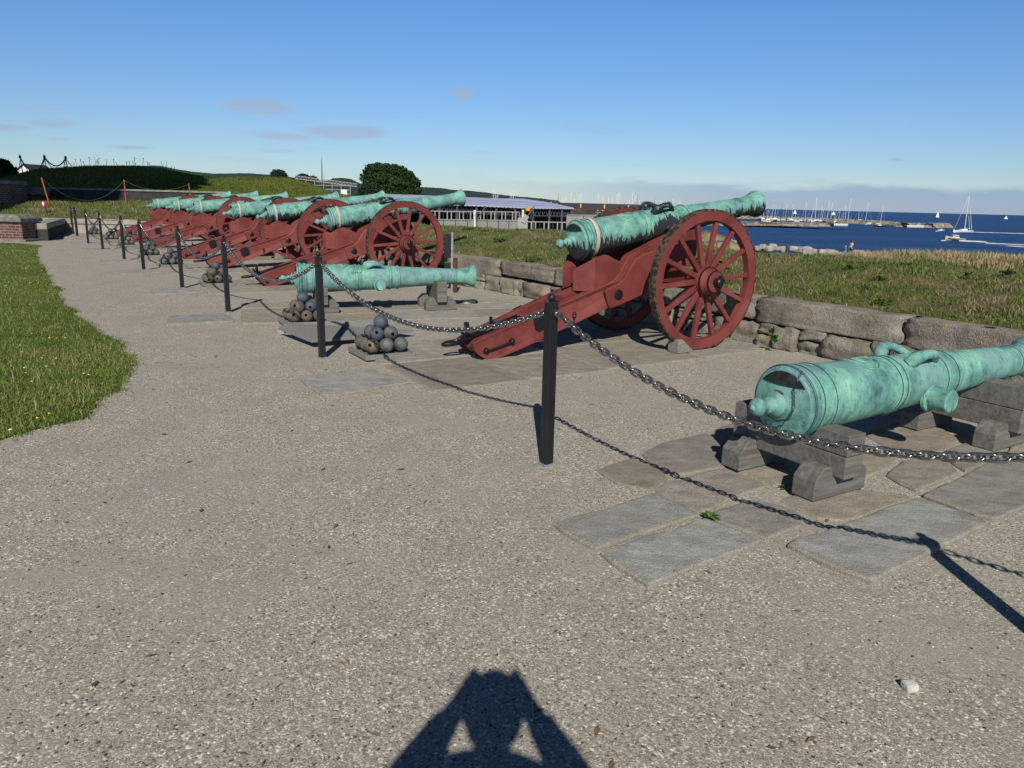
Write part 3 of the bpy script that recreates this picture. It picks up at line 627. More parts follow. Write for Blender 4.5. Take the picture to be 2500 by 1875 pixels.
# ------------------------------------------------------------------ retaining wall
def rock(mb, c, d, t, seed, sub=3, round_=.55, amp=1.0):
    "a rough block: rounded box of half sizes d in the frame (t along, n out, up)"
    n_ = Vector((t.y, -t.x, 0)); vs = []; idx = {}; fs = []
    rnd_ = Vector((seed*1.37, seed*2.11, seed*.71))
    for ax in range(3):
        for sg in (-1, 1):
            b = len(vs); k = sub
            for i in range(k+1):
                for j in range(k+1):
                    u, w_ = 2*i/k-1, 2*j/k-1; p = [0, 0, 0]; p[ax] = sg; p[(ax+1) % 3] = u; p[(ax+2) % 3] = w_
                    v_ = Vector(p); s_ = v_.normalized()*1.25; v_ = v_.lerp(s_, round_*.5*max(abs(u), abs(w_))**3)
                    w0 = Vector((v_.x*d[0]*4, v_.y*d[1]*4, v_.z*d[2]*4)); v_ *= 1+amp*(.13*noise.noise(v_*1.4+rnd_)+.05*noise.noise(v_*4+rnd_)); v_.z += amp*(.10*noise.noise(w0*.6+rnd_)+.05*noise.noise(w0*2+rnd_)); v_.y += amp*.09*noise.noise(w0*1.5-rnd_)
                    vs.append(c+t*(v_.x*d[0])+n_*(v_.y*d[1])+Vector((0, 0, v_.z*d[2])))
            for i in range(k):
                for j in range(k):
                    a = b+i*(k+1)+j; q_ = (a, a+1, a+k+2, a+k+1); fs.append(q_ if sg > 0 else q_[::-1])
    mb.add(vs, fs)
def build_rock(mb, name, mat, parent, sub=False):
    o = mb.build(name, mat, parent, smooth=True, ang=60, fix=False)
    bm = bmesh.new(); bm.from_mesh(o.data); bmesh.ops.remove_doubles(bm, verts=bm.verts, dist=.0005); bmesh.ops.recalc_face_normals(bm, faces=bm.faces); bm.to_mesh(o.data); bm.free()
    o.data.polygons.foreach_set('use_smooth', [True]*len(o.data.polygons)); return o
def wall(path, root_name, label, s0, s1, coping=(1.0, 1.9), ch=.13, top=.56, cg=None, rubble=True, flip=1):
    root = empty(root_name, (path[0][0], path[0][1], 0)); tag(root, label, 'wall'); inv = -root.location
    s = s0; gg = random.Random(int(s1*10)); i = 0
    while s < s1:
        L = gg.uniform(*coping); L = min(L, s1-s+.01)
        (p, t), = along(path, [s+L/2])[0]
        n_ = Vector((t.y, -t.x, 0)); n_ = n_ if (n_.y > 0) == (flip > 0) else -n_
        mb = MB(); c = p+n_*.2+inv; hh = ch*gg.uniform(.9, 1.15); c.z = top-hh; rock(mb, c, (L/2-.006, .2, hh), t, i*3+1, 12, .10, .55)
        build_rock(mb, 'coping_stone', M['wall_stone'], root); s += L; i += 1
    if rubble:
        mb = MB(); s = s0; zt = top-2*ch-.02
        k = 0
        while s < s1:
            L = gg.uniform(.14, .85); (p, t), = along(path, [s+L/2])[0]; n_ = Vector((t.y, -t.x, 0)); n_ = n_ if (n_.y > 0) == (flip > 0) else -n_
            split = gg.random() < .55 and L < .45; hs = [zt*gg.uniform(.4, .6), 0] if split else [zt, 0]
            if split:
                h1 = hs[0]; c = p+n_*(.12+gg.uniform(-.03, .05)); c.z = h1/2-.01; rock(mb, c+inv, (L/2+.005, .16, h1/2+.005), t, k+100, 6, .45, 1.9)
                c = p+n_*(.13+gg.uniform(-.03, .05)); c.z = h1+(zt-h1)/2; rock(mb, c+inv, (L/2-.01, .15, (zt-h1)/2-.012), t, k+300, 6, .5, 2.0)
            else:
                c = p+n_*(.1+gg.uniform(-.04, .05)); c.z = zt/2-.01; rock(mb, c+inv, (L/2-.008, .17, zt/2-.01), t, k+200, 8, .32, 1.7)
            k += 1; s += L
        build_rock(mb, 'rubble_course', M['wall_stone'], root)
    mb = MB(); out = []
    pts, _ = along(path, np.arange(s0, s1, .5)); vs = []; fs = []
    for p, t in pts:
        n_ = Vector((t.y, -t.x, 0)); n_ = n_ if (n_.y > 0) == (flip > 0) else -n_; a = p+n_*.2+inv; vs += [(a.x, a.y, -.1), (a.x, a.y, top-.1), ((a+n_*.25).x, (a+n_*.25).y, top-.05)]
    for i in range(len(pts)-1): fs += [(i*3, i*3+1, i*3+4, i*3+3), (i*3+1, i*3+2, i*3+5, i*3+4)]
    mb.add(vs, fs); mb.build('wall_core', M['dark_wall'], root, fix=False)
    return root
wall(WALL, 'retaining_wall', 'low rough stone wall with big coping blocks along the grass bank', 1.2, WLEN)
def plain_wall(path, lab, top, mat, cope=.2):
    root = empty('retaining_wall', (path[0][0], path[0][1], 0)); tag(root, lab, 'wall'); inv = -root.location; P = [Vector((x, y, 0))+inv for x, y in path]; g2 = random.Random(5)
    def run(mb, off0, off1, z0, z1, a, b):
        t = (b-a).normalized(); n_ = Vector((t.y, -t.x, 0)); n_ = n_ if n_.y > 0 else -n_
        mb.add([tuple(c+n_*o_+Vector((0, 0, z))) for c in (a, b) for o_ in (off0, off1) for z in (z0, z1)], [(0, 1, 5, 4), (2, 6, 7, 3), (1, 3, 7, 5), (0, 2, 3, 1), (4, 5, 7, 6)])
    mb = MB()
    for a, b in zip(P, P[1:]): run(mb, .05, .5, -.05, top-cope, a, b)
    mb.build('wall_face', M[mat], root)
    for a, b in zip(P, P[1:]):
        L = (b-a).length; s_ = 0
        while s_ < L-.05:
            e_ = min(L, s_+g2.uniform(1.6, 2.8)); mb = MB(); run(mb, .0, .5, top-cope+.012, top+g2.uniform(-.012, .012), a.lerp(b, s_/L), a.lerp(b, (e_-.012)/L)); mb.build('coping_stone', M['pale_stone'], root, bevel=.012); s_ = e_
    return root
plain_wall(FARW, 'low pale rendered wall closing the far end behind the last gun', .56, 'pale_stone')
# leaf clumps growing in the wall and paving joints
def tuft(c, n, r, h, seed):
    gg = random.Random(seed); mb = MB(); t_ = []
    for k in range(n):
        a = gg.uniform(0, 6.28); l = r*gg.uniform(.5, 1); w_ = r*.16; d = Vector((math.cos(a), math.sin(a), 0)); s_ = Vector((-d.y, d.x, 0)); z = h*gg.uniform(.4, 1); c0 = Vector(c)
        mb.add([c0, c0+d*l*.5+s_*w_+Vector((0, 0, z*.8)), c0+d*l+Vector((0, 0, z*.7)), c0+d*l*.5-s_*w_+Vector((0, 0, z*.8))], [(0, 1, 2, 3)]); t_ += [gg.random()]*4
    me_o = mb.build('weed', M['weed_leaves'], fix=False); at = me_o.data.attributes.new('tint', 'FLOAT', 'POINT'); at.data.foreach_set('value', np.array(t_, dtype=np.float32)); return me_o
for q_, n, r_, h_, lab in (((1892, 838), 16, .12, .14, 'small leafy weed rooted in a joint of the wall beside the yellow-lichened stone'),
        ((1920, 1196), 12, .06, .03, 'tiny weed in the paving left of the near barrel timbers'), ((1973, 1212), 14, .07, .035, 'tiny weed beside the near foot of the nearest barrel timbers'),
        ((1732, 1268), 26, .07, .045, 'bright green weed tuft in the joint between four paving slabs'), ((2382, 1262), 14, .07, .03, 'low weed in the joint between two slabs at the right'),
        ((2438, 815), 12, .1, .1, 'broad green dock leaves growing at the top edge of the wall')):
    p = GP(*q_) if q_[1] > 860 or q_[0] > 9999 else (GP(q_[0], q_[1], .12) if q_[0] < 1900 else GP(q_[0], q_[1]-20, .6))
    tag(tuft(p, n, r_, h_, n+int(q_[0])), lab, 'weed')
# pebbles lying loose
for q_, r_, lab in (((2219, 1682), .022, 'loose pale stone lying on the gravel at lower right'), ((1145, 742), .05, 'chalk-white stone lying beyond the muzzle of the farther grounded barrel')):
    p = GP(*q_); mb = MB(); rock(mb, Vector((0, 0, r_*.6)), (r_*(2 if r_ > .03 else 1), r_, r_*.7), Vector((1, .2, 0)).normalized(), 77+int(q_[0]), 4, .9); o = build_rock(mb, 'stone', M['white_stone'], None); o.location = p; tag(o, lab, 'stone')

# ------------------------------------------------------------------ gun barrels
PROF = [(-.345, .004), (-.338, .013), (-.326, .018), (-.316, .034), (-.30, .047), (-.275, .054), (-.25, .048), (-.225, .036), (-.205, .031), (-.185, .033), (-.172, .046), (-.155, .050), (-.142, .040), (-.125, .046), (-.11, .070), (-.095, .078), (-.08, .062), (-.062, .064), (-.05, .082), (-.04, .10), (-.03, .145), (-.022, .178), (-.018, .196), (-.004, .205), (.002, .219), (.012, .225), (.04, .225), (.052, .218), (.055, .209), (.085, .209), (.09, .219), (.10, .222), (.115, .219), (.12, .208), (.195, .206), (.2, .213), (.212, .216), (.224, .213), (.229, .204), (.55, .195), (.86, .186), (.864, .194), (.876, .198), (.895, .194), (.9, .186), (.93, .185), (.934, .190), (.945, .192), (.955, .19), (.96, .182), (1.2, .176), (1.395, .169), (1.4, .178), (1.415, .183), (1.432, .178), (1.437, .169), (1.54, .166), (1.544, .173), (1.556, .176), (1.568, .172), (1.573, .158), (2.0, .136), (2.48, .114), (2.485, .120), (2.5, .123), (2.515, .12), (2.52, .114), (2.6, .115), (2.62, .121), (2.64, .121), (2.66, .118), (2.71, .126), (2.76, .142), (2.80, .159), (2.828, .168), (2.845, .167), (2.852, .155), (2.85, .078), (2.8, .07), (2.3, .068)]
PROF = [((-.05+(a+.05)*.78) if a < -.05 else a, r) for a, r in PROF]
def rad_at(s):
    for (a, r0), (b, r1) in zip(PROF, PROF[1:]):
        if a <= s <= b and b > a: return r0+(r1-r0)*(s-a)/(b-a)
    return .1
def onb(s, phi, off=0):
    "point on the barrel skin; phi from the top, + towards local +Y"
    r = rad_at(s)+off; return Vector((s, r*math.sin(phi), r*math.cos(phi)))
def fine_prof():
    out = []
    for (a, r0), (b, r1) in zip(PROF, PROF[1:]):
        k = max(1, int(abs(b-a)/.09)); out += [(a+(b-a)*i/k, r0+(r1-r0)*i/k) for i in range(k)]
    return out+[PROF[-1]]
def make_barrel(parent, mat, hmat, strap, inscription=False):
    mb = MB(); mb.lathe(fine_prof(), 56, cap=(True, True)); nf = len(mb.f)
    for s_ in (.002, .053, .088, .118, .2, .226, .864, .9, .932, .958, 1.4, 1.436, 1.542, 1.57, 2.484, 2.516, .009):  # thin dark rings painted along the ring edges, standing in for groove shade
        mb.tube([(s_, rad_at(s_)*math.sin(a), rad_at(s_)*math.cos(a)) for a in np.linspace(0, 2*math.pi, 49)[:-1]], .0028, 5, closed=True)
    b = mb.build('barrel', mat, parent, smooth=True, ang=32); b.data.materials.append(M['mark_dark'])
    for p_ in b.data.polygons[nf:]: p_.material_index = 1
    for sg in (-1, 1):
        mb = MB(); mb.lathe([(0, .098), (.02, .095), (.03, .078), (.145, .076), (.152, .068)], 26, M=Matrix.Translation((1.24, sg*.150, -.085)) @ Matrix.Rotation(sg*math.pi/2, 4, 'Z'))
        mb.build('trunnion', mat, b, smooth=True, ang=40)
        mb = MB(); ph = sg*R(33); path = []; rr = []
        for i in range(15):
            t = i/14; s = 1.04+.29*t; hgt = (.105 if hmat is M['dark_bronze'] else .086)*math.sin(math.pi*min(1, max(0, t*1.02)))**.6; path.append(onb(s, ph*(1+.1*math.sin(t*3)), hgt-.008)); rr.append(.034-.009*t+.012*math.exp(-((t-.12)/.12)**2)+.006*math.exp(-((t-1)/.1)**2))
        mb.tube(path, rr, 10)
        for i in range(2, 13):
            p = path[i]; nrm = Vector((0, math.sin(ph), math.cos(ph))); mb.tube([p+nrm*.018, p+nrm*(.018+(.034 if hmat is M['dark_bronze'] else .016))+Vector((-.012, 0, 0))], [.011, .002], 5)
        mb.tube([path[-1], path[-1]+Vector((.035, 0, .01))], [.022, .012], 8)
        mb.build('dolphin_handle', hmat, b, smooth=True, ang=60)
    mb = MB(); mb.tube([onb(.66+.115*math.cos(a), .095*math.sin(a)/.19*1.35, .004) for a in np.linspace(0, 2*math.pi, 49)[:-1]], .0055, 6, closed=True)
    mb.tube([onb(.66+.095*math.cos(a), .078*math.sin(a)/.19*1.35, .003) for a in np.linspace(0, 2*math.pi, 49)[:-1]], .003, 6, closed=True)
    # wreathed monogram: a C with a 5 inside, under a small crown
    mb.tube([onb(.655+.045*math.cos(a), .05*math.sin(a)/.19, .003) for a in np.linspace(.7, 5.6, 18)], .0045, 6)
    mb.tube([onb(.685-.00*t, (.02-.04*t)/.19, .003) for t in (0, .5, 1)]+[onb(.66, -.02/.19, .003), onb(.645, 0, .003), onb(.63, .012/.19, .003), onb(.62, -.01/.19, .003)], .0035, 6)
    for k in range(5): mb.ball(onb(.735, (k-2)*.016/.19, .004), .007, 6, 4)
    mb.tube([onb(.722, (k-2)*.018/.19, .004) for k in range(5)], .004, 6)
    mb.build('medallion', mat, b, smooth=True, ang=60)
    # dark chord-shaped recess plate on the breech face
    mb = MB(); rows = []
    fs_ = lambda y, z: -.0465+max(0, math.hypot(y, z)-.10)*.30
    for z in np.linspace(.112, .188, 7):
        hw = math.sqrt(.1895**2-z*z); rows.append([(fs_(y, z)-.004, y, z) for y in np.linspace(-hw, hw, 13)])
    mb.add([p for r_ in rows for p in r_], [(i*13+j, i*13+j+1, (i+1)*13+j+1, (i+1)*13+j) for i in range(6) for j in range(12)]); mb.build('breech_plate', M['hole_bronze'], b, smooth=True)
    if strap:
        mb = MB(); vs = []; fs = []; n = 48
        for k in range(n):
            a = 2*math.pi*k/n; dx = .012*math.sin(a+.6)
            for s_, o_ in ((.128, .003), (.128, .009), (.17, .009), (.17, .003)):
                r = .2135+o_; vs.append((s_+dx+.012*math.cos(a), r*math.sin(a), r*math.cos(a)))
        for k in range(n):
            k2 = (k+1) % n; fs += [(k*4+j, k*4+(j+1) % 4, k2*4+(j+1) % 4, k2*4+j) for j in range(4)]
        mb.add(vs, fs); mb.build('canvas_strap', M['strap'], b, smooth=True, ang=40)
    if inscription:
        mb = MB(); gg = random.Random(4)
        for k in range(6):
            s = .93+k*.0-.12+.028*k*.9; p0 = -R(62)
            mb.tube([onb(s, p0+.05, .001), onb(s+.006, p0, .001), onb(s+.012, p0-.06, .001)], .004, 5); mb.tube([onb(s-.003, p0, .001), onb(s+.014, p0+.01*gg.random(), .001)], .003, 5)
            if k % 2: mb.tube([onb(s+.012, p0+.05, .001), onb(s+.010, p0-.05, .001)], .0035, 5)
        mb.build('inscription', M['mark_dark'], b)
    return b
def wheel_parts(parent, side, y):
    "side -1: outer face towards local -Y"
    w = empty('wheel', (0, y, .784)); w.parent = parent; RR = .784; sg = side
    rim = MB(); n = 72; vs = []; fs = []
    sec = [(.66, -.040), (.66, .040), (.762, .047), (.762, -.047)]
    for k in range(n):
        a = 2*math.pi*k/n; vs += [(r*math.cos(a), yy, r*math.sin(a)) for r, yy in sec]
    for k in range(n): k2 = (k+1) % n; fs += [(k*4+j, k*4+(j+1) % 4, k2*4+(j+1) % 4, k2*4+j) for j in range(4)]
    rim.add(vs, fs); o = rim.build('rim', M['red_paint'], w, smooth=True, ang=30)
    ty = MB(); vs = []; fs = []; sec = [(.7625, -.044), (.7625, .044), (.784, .042), (.784, -.042)]
    for k in range(n):
        a = 2*math.pi*k/n; vs += [(r*math.cos(a), yy, r*math.sin(a)) for r, yy in sec]
    for k in range(n): k2 = (k+1) % n; fs += [(k*4+j, k*4+(j+1) % 4, k2*4+(j+1) % 4, k2*4+j) for j in range(4)]
    ty.add(vs, fs); ty.build('tyre', M['tyre_iron'], w, smooth=True, ang=30)
    Mx = Matrix.Rotation(sg*math.pi/2, 4, 'Z')   # local X of the lathe -> outward
    hb = MB(); hb.lathe([(-.20, .10), (-.195, .112), (-.06, .14), (-.03, .155), (.05, .158), (.075, .150), (.10, .128), (.155, .118), (.17, .112), (.172, .06)], 32, M=Mx); hub = hb.build('hub', M['red_paint'], w, smooth=True, ang=32)
    for a_, b_, r_ in ((.058, .076, .1605), (.150, .168, .1215), (-.195, -.175, .1165)):
        bb = MB(); bb.lathe([(a_, r_-.012), (a_, r_), (b_, r_), (b_, r_-.012)], 32, M=Mx); bb.build('hub_band', M['black_iron'], w, smooth=True, ang=40)
    ax = MB(); ax.lathe([(.165, .05), (.24, .046), (.25, .034)], 16, M=Mx); ax.box((0, sg*.225, -.01), (.018, .03, .17)); ax.tube([(0, sg*.235, .06), (.03, sg*.25, .045), (.05, sg*.255, .0)], .007, 6); ax.build('axle_end', M['black_iron'], w, smooth=True, ang=40)
    sp = MB(); sp.add([(x_*k_, yy, z_) for z_, k_, yy0 in ((.13, 1, -.0), (.30, 1.0, 0), (.5, .82, .0), (.685, .85, 0)) for x_, yy in ((-.030, sg*(-.012+.012*z_)-.026), (.030, sg*(-.012+.012*z_)-.026), (.030, sg*(-.012+.012*z_)+.026), (-.030, sg*(-.012+.012*z_)+.026))],
        [(0, 1, 2, 3), (15, 14, 13, 12)]+[(i*4+j, i*4+4+j, i*4+4+(j+1) % 4, i*4+(j+1) % 4) for i in range(3) for j in range(4)])
    s0 = sp.build('spoke', M['red_paint'], w, bevel=.008)
    for k in range(14):
        s_ = s0 if k == 0 else s0.copy()
        if k: C.objects.link(s_); s_.parent = w
        s_.rotation_euler = (0, 2*math.pi*(k+.35)/14, 0)
    return w
def make_cannon():
    root = empty('field_gun')
    piv = empty('elevating', (0, 0, 0))
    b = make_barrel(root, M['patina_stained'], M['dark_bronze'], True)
    for sg in (-1, 1):
        yo, yi = sg*.275, sg*.165
        low = [(-2.70, .185), (-2.665, .10), (-2.60, .04), (-2.53, .008), (-2.46, 0), (-2.36, .012), (-2.14, .075), (-1.66, .235), (-1.0, .462), (-.95, .47), (-.45, .62), (-.38, .66), (-.40, .70), (-.30, .88), (-.1, .93), (.2, .90), (.28, .93), (.30, 1.05), (.29, 1.23), (.24, 1.315), (.12, 1.30), (.05, 1.28), (.03, 1.235), (-.03, 1.21), (-.09, 1.235), (-.11, 1.275), (-.285, 1.215), (-.54, 1.115), (-.68, 1.06), (-.74, 1.02), (-.80, .93), (-.85, .84), (-.93, .77), (-1.04, .72), (-1.64, .535), (-2.3, .325), (-2.55, .25)]
        mb = MB(); mb.prism(low, yi, yo); ck = mb.build('cheek', M['red_paint'], root, bevel=.006)
        thick = [(-1.0, .475), (-.96, .462), (-.45, .615), (-.42, .66), (-.405, .72), (-.36, .84), (-.36, 1.0), (-.40, 1.09), (-.55, 1.06), (-.67, 1.0), (-.74, .90), (-.80, .80), (-.88, .74), (-1.05, .68), (-1.07, .66)]
        mb = MB(); mb.prism(thick, yo-sg*.002, yo+sg*.04); mb.build('cheek_pad', M['red_paint'], ck, bevel=.014)
        mb = MB(); mb.lathe([(0, .058), (.012, .056), (.02, .04), (.024, .001)], 22, M=Matrix.Translation((-.885, yo+sg*.04, .615)) @ Matrix.Rotation(sg*math.pi/2, 4, 'Z')); mb.build('bolt', M['black_iron'], ck, smooth=True, ang=40)
        oc = []
        for u_, w_ in ((-.095, -.055), (-.06, -.095), (.06, -.095), (.095, -.055), (.095, .055), (.06, .095), (-.06, .095), (-.095, .055)): oc.append((-1.87+u_*.95-w_*.25, .372+w_*.95+u_*.30))
        mb = MB(); mb.prism(oc, yo, yo+sg*.008)
        for a in (.8, 2.4, 3.9, 5.5): mb.ball((-1.87+.085*math.cos(a), yo+sg*.008, .372+.065*math.sin(a)), .007, 6, 4)
        mb.build('iron_plate', M['black_iron'], ck)
        mb = MB(); mb.cyl((-2.545, yo+sg*.035, .098), (-2.235, yo+sg*.035, .178), .011, seg=10)
        for x, z in ((-2.545, .098), (-2.235, .178)): mb.lathe([(0, .035), (.02, .03), (.045, .02), (.05, .014)], 12, M=Matrix.Translation((x, yo, z)) @ Matrix.Rotation(sg*math.pi/2, 4, 'Z'))
        mb.build('hand_rail', M['black_iron'], ck, smooth=True, ang=45)
        mb = MB(); mb.tube([(-1.45+.022*math.cos(a), yo+sg*.012, .415+.03*math.sin(a)) for a in np.linspace(0, 2*math.pi, 13)[:-1]], .006, 6, closed=True); mb.box((-1.45, yo+sg*.008, .35), (.012, .012, .09)); mb.build('hook', M['black_iron'], ck)
        mb = MB(); mb.box((-.03, sg*.22, 1.345), (.02, .07, .01)); 
        strap_ = [(-.13, 1.27), (-.13, 1.33), (-.03, 1.352), (.07, 1.335), (.07, 1.29), (.06, 1.29), (.06, 1.325), (-.03, 1.338), (-.12, 1.318), (-.12, 1.27)]
        mb.prism([(u, w-.0) for u, w in strap_], yi-sg*.0, yo-sg*.02); mb.build('trunnion_cap', M['black_iron'], ck)
        blk = [(-1.19, .655), (-.77, .80), (-.775, .935), (-.80, .955), (-1.03, 1.05), (-1.08, 1.055), (-1.19, 1.022)]
        mb = MB(); n = len(blk); ys = sg*.262; yn = sg*.10
        vs = [(u, ys, w) for u, w in blk]+[(u-(.17 if u < -1.15 else 0), yn, w-(.0 if w < .9 else .135)) for u, w in blk]
        mb.add(vs, [tuple(range(n)), tuple(range(2*n-1, n-1, -1))]+[(i, n+i, n+(i+1) % n, (i+1) % n) for i in range(n)]); mb.build('breech_block', M['red_paint'], root, bevel=.008)
    mb = MB(); mb.prism([(-2.66, .12), (-2.58, .05), (-2.2, .08), (-2.0, .13), (-2.0, .38), (-2.3, .30), (-2.62, .205)], -.165, .165); mb.build('trail_transom', M['red_paint'], root, bevel=.005)
    mb = MB(); mb.prism([(-1.42, .36), (-1.1, .46), (-1.1, .66), (-1.42, .56)], -.165, .165); mb.prism([(-.35, .6), (.22, .72), (.22, .95), (-.35, .86)], -.165, .165); mb.prism([(-1.5, .53), (-1.02, .69), (-.80, .78), (-.80, .83), (-1.02, .74), (-1.5, .60)], -.1, .1); mb.build('transom', M['red_paint'], root, bevel=.005)
    mb = MB(); mb.box((-.02, 0, .80), (.17, 1.34, .17)); mb.box((0, 0, .70), (.11, 1.22, .07)); mb.build('axle_tree', M['red_paint'], root, bevel=.01)
    # lunette ring, iron straps and horns on the trail
    mb = MB(); mb.tube([(-2.835+.105*math.cos(a), .075*math.sin(a), .172+.01*math.cos(a)) for a in np.linspace(0, 2*math.pi, 29)[:-1]], [.022]*28, 9, closed=True); mb.box((-2.70, 0, .185), (.14, .10, .035)); mb.build('tow_ring', M['black_iron'], root, smooth=True, ang=40)
    mb = MB()
    for yy in (-.10, -.03, .05): mb.tube([(-2.72, yy, .205), (-2.6, yy, .235), (-2.3, yy, .325), (-2.02, yy, .405)], .011, 6)
    mb.box((-2.30, .03, .345), (.07, .14, .03)); mb.box((-2.33, .10, .37), (.03, .03, .07)); mb.tube([(-2.68, -.16, .15), (-2.64, -.16, .06), (-2.56, -.16, .012), (-2.5, -.16, .004)], .012, 6); mb.build('trail_irons', M['black_iron'], root, smooth=True, ang=45)
    mb = MB()
    for a, t_, z_ in ((-.30, .0, .17), (.30, .05, .165), (-.6, -.15, .11), (.2, -.4, .10), (-.9, .2, .06)): mb.cyl((-2.66+.02*t_, .0+.05*a, .20), (-2.66+.16*t_-.02, .17*a, .21+z_), .019, .017, 10)
    mb.box((-2.66, 0, .205), (.09, .10, .03)); mb.build('iron_horns', M['black_iron'], root, smooth=True, ang=45)
    wheel_parts(root, -1, -.735); wheel_parts(root, 1, .735)
    bpy.data.objects.remove(piv)
    return root, b
proto, pb = make_cannon()
def converge(o):
    for v in o.data.vertices:
        t = max(0, min(1, (-v.co.x-1.08)/1.6)); v.co.y *= 1-.32*t; v.co.x += .05*t; v.co.z -= .012*t
for o in list(proto.children):
    if o.name.split('.')[0] in ('cheek', 'trail_transom', 'transom', 'tow_ring', 'trail_irons', 'iron_horns'):
        converge(o)
        for q_ in o.children: converge(q_)
LAB = ['big bronze gun on a red carriage in front, barrel blotched black underneath',
       'second green gun on a red carriage, pointing over the bank beyond the grounded barrel',
       'third gun from the front on a red carriage, barrel ragged with black stain',
       'fourth gun in the row on a red carriage, just behind the third',
       'fifth gun in the row, its brighter red wheel overlapping the fourth barrel',
       'sixth gun in the row on a red carriage, last but one before the end wall',
       'farthest gun of the row on a red carriage, nearest the grassy mound']
def barrel_pose(o, elev, x, z, rz=0):
    o.location = (x, 0, z); o.rotation_euler = (0, -R(elev), 0)
poses = [(9.1, -1.262, 1.192), (9.6, -1.25, 1.183), (9.4, -1.24, 1.17), (9.0, -1.25, 1.165), (8.7, -1.24, 1.17), (9.2, -1.25, 1.175), (9.0, -1.25, 1.165)]
mats = ['patina_stained', 'patina_mid', 'patina_stained', 'patina_mid', 'patina_mid', 'patina_mid', 'patina_mid']
CN = []
for i, (o_, A) in enumerate(CAN):
    c = proto if i == 0 else copy_tree(proto); CN.append(c)
    c.location = (o_.x, o_.y, .018); c.rotation_euler = (0, 0, math.pi/2-A); tag(c, LAB[i], 'cannon', 'guns on red field carriages')
    for ch in c.children:
        if ch.name.startswith('barrel'):
            barrel_pose(ch, *poses[i])
            if i and mats[i] != 'patina_stained':
                for q_ in [ch]+list(ch.children):
                    if q_.name.split('.')[0] in ('barrel', 'trunnion', 'medallion'): q_.material_slots[0].link = 'OBJECT'; q_.material_slots[0].material = M[mats[i]]
        if ch.name.startswith('wheel') and i: 
            for s_ in ch.children: pass
# chocks
def chock(loc, rz, lab, w=.26, hgt=.15, col='cap_stone'):
    mb = MB(); mb.prism([(0, 0), (w, 0), (.02+.05, hgt), (0, hgt)], -.08, .08); o = mb.build('wheel_chock', M[col], bevel=.006); o.location = loc; o.rotation_euler = (0, 0, rz); return tag(o, lab, 'chock', 'blocks wedging the gun wheels')
def loc_of(i, x, y): o_, A = CAN[i]; return o_+Vector((math.sin(A), math.cos(A), 0))*x+Vector((-math.cos(A), math.sin(A), 0))*y
for i, lab in ((0, 'front gun'), (2, 'third gun'), (3, 'fourth gun')):
    p = loc_of(i, -.43, -.76); A = CAN[i][1]; chock((p.x, p.y, .02), math.pi/2-A, 'grey stone wedge behind the near wheel of the %s' % lab)
    if i == 0: p = loc_of(i, .44, -.74); chock((p.x, p.y, .02), math.pi*1.5-A, 'small grey block ahead of the near wheel of the front gun, against the wall', .18, .11)

# ------------------------------------------------------------------ barrels lying on timbers
def cradle(name, lab, loc, rz, h_axis, rb, half=.42, two=True):
    "two feet parallel to the gun, notched to carry stacked cross timbers hollowed for the barrel"
    root = empty(name, loc, rz); tag(root, lab, 'timber cradle', 'timber cradles carrying the grounded barrels')
    fh = .185
    for sg in (-1, 1):
        mb = MB(); y = sg*(half-.14); out = [(-.23, 0), (.23, 0), (.23, fh-.07), (.16, fh), (.10, fh), (.075, fh-.065), (-.075, fh-.065), (-.10, fh), (-.16, fh), (-.23, fh-.07)]
        mb.prism(out, y-.075, y+.075); mb.build('foot', M['grey_wood'], root, bevel=.006)
    z0 = fh-.062; zt = h_axis-(.10 if rb > .18 else .055); 
    for k in range(2):
        a = z0+(zt-z0)*.5*k+(.004 if k else 0); b_ = z0+(zt-z0)*.5*(k+1); n = 16
        def notch(z):  # half width of hollow at height z
            d = h_axis-z; return math.sqrt(max(0, (rb+.01)**2-d*d)) if d < rb+.01 else 0
        for sg in (-1, 1) if notch(a) > .03 else (0,):
            if sg == 0:
                pr = [(-half+.06*0, a), (half, a), (half, b_)]
                hw = notch(b_); 
                if hw > 0: pr += [(hw*math.cos(t_)*1.0, b_) if False else (hw*(1-2*i/8), h_axis-math.sqrt((rb+.01)**2-(hw*(1-2*i/8))**2)) for i, t_ in enumerate([0]*9)]
                pr += [(-half, b_)]
                vs = pr
            else:
                zs_ = np.linspace(a, b_, 5); vs = [(sg*notch(z), z) for z in zs_]+[(sg*half, b_), (sg*half, a)]
            mb = MB(); mb.prism(vs, -.075, .075, fn=lambda u, t, w: (t, u, w)); mb.build('cross_timber', M['grey_wood'], root, bevel=.006)
    return root
def grounded(loc, A, elev, lab, ins):
    root = empty('gun_barrel', (loc[0], loc[1], loc[2]), math.pi/2-A); tag(root, lab, 'cannon barrel', 'barrels lying on timber cradles')
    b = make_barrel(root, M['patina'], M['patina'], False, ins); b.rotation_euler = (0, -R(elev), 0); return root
r0 = grounded(B0a, AB0, .6, 'green bronze barrel resting on grey timbers at the right edge', False)
rustb = MB(); rustb.tube([Vector((-.058, .071*math.sin(a), .071*math.cos(a))) for a in np.linspace(-.5, 2.6, 16)], [.004+.006*abs(math.sin(k*1.3)) for k in range(16)], 6); rustb.tube([Vector((-.085, .062*math.sin(a), .062*math.cos(a))) for a in np.linspace(2.2, 4.0, 10)], .007, 6); rustb.build('rusty_collar', M['rust'], r0, smooth=True)
mb = MB(); ch_pts = [(-.02, -.11, .205), (-.045, -.09, .10), (-.06, -.12, .0), (-.075, -.10, -.07), (-.085, -.03, -.095), (-.09, .03, -.08)]
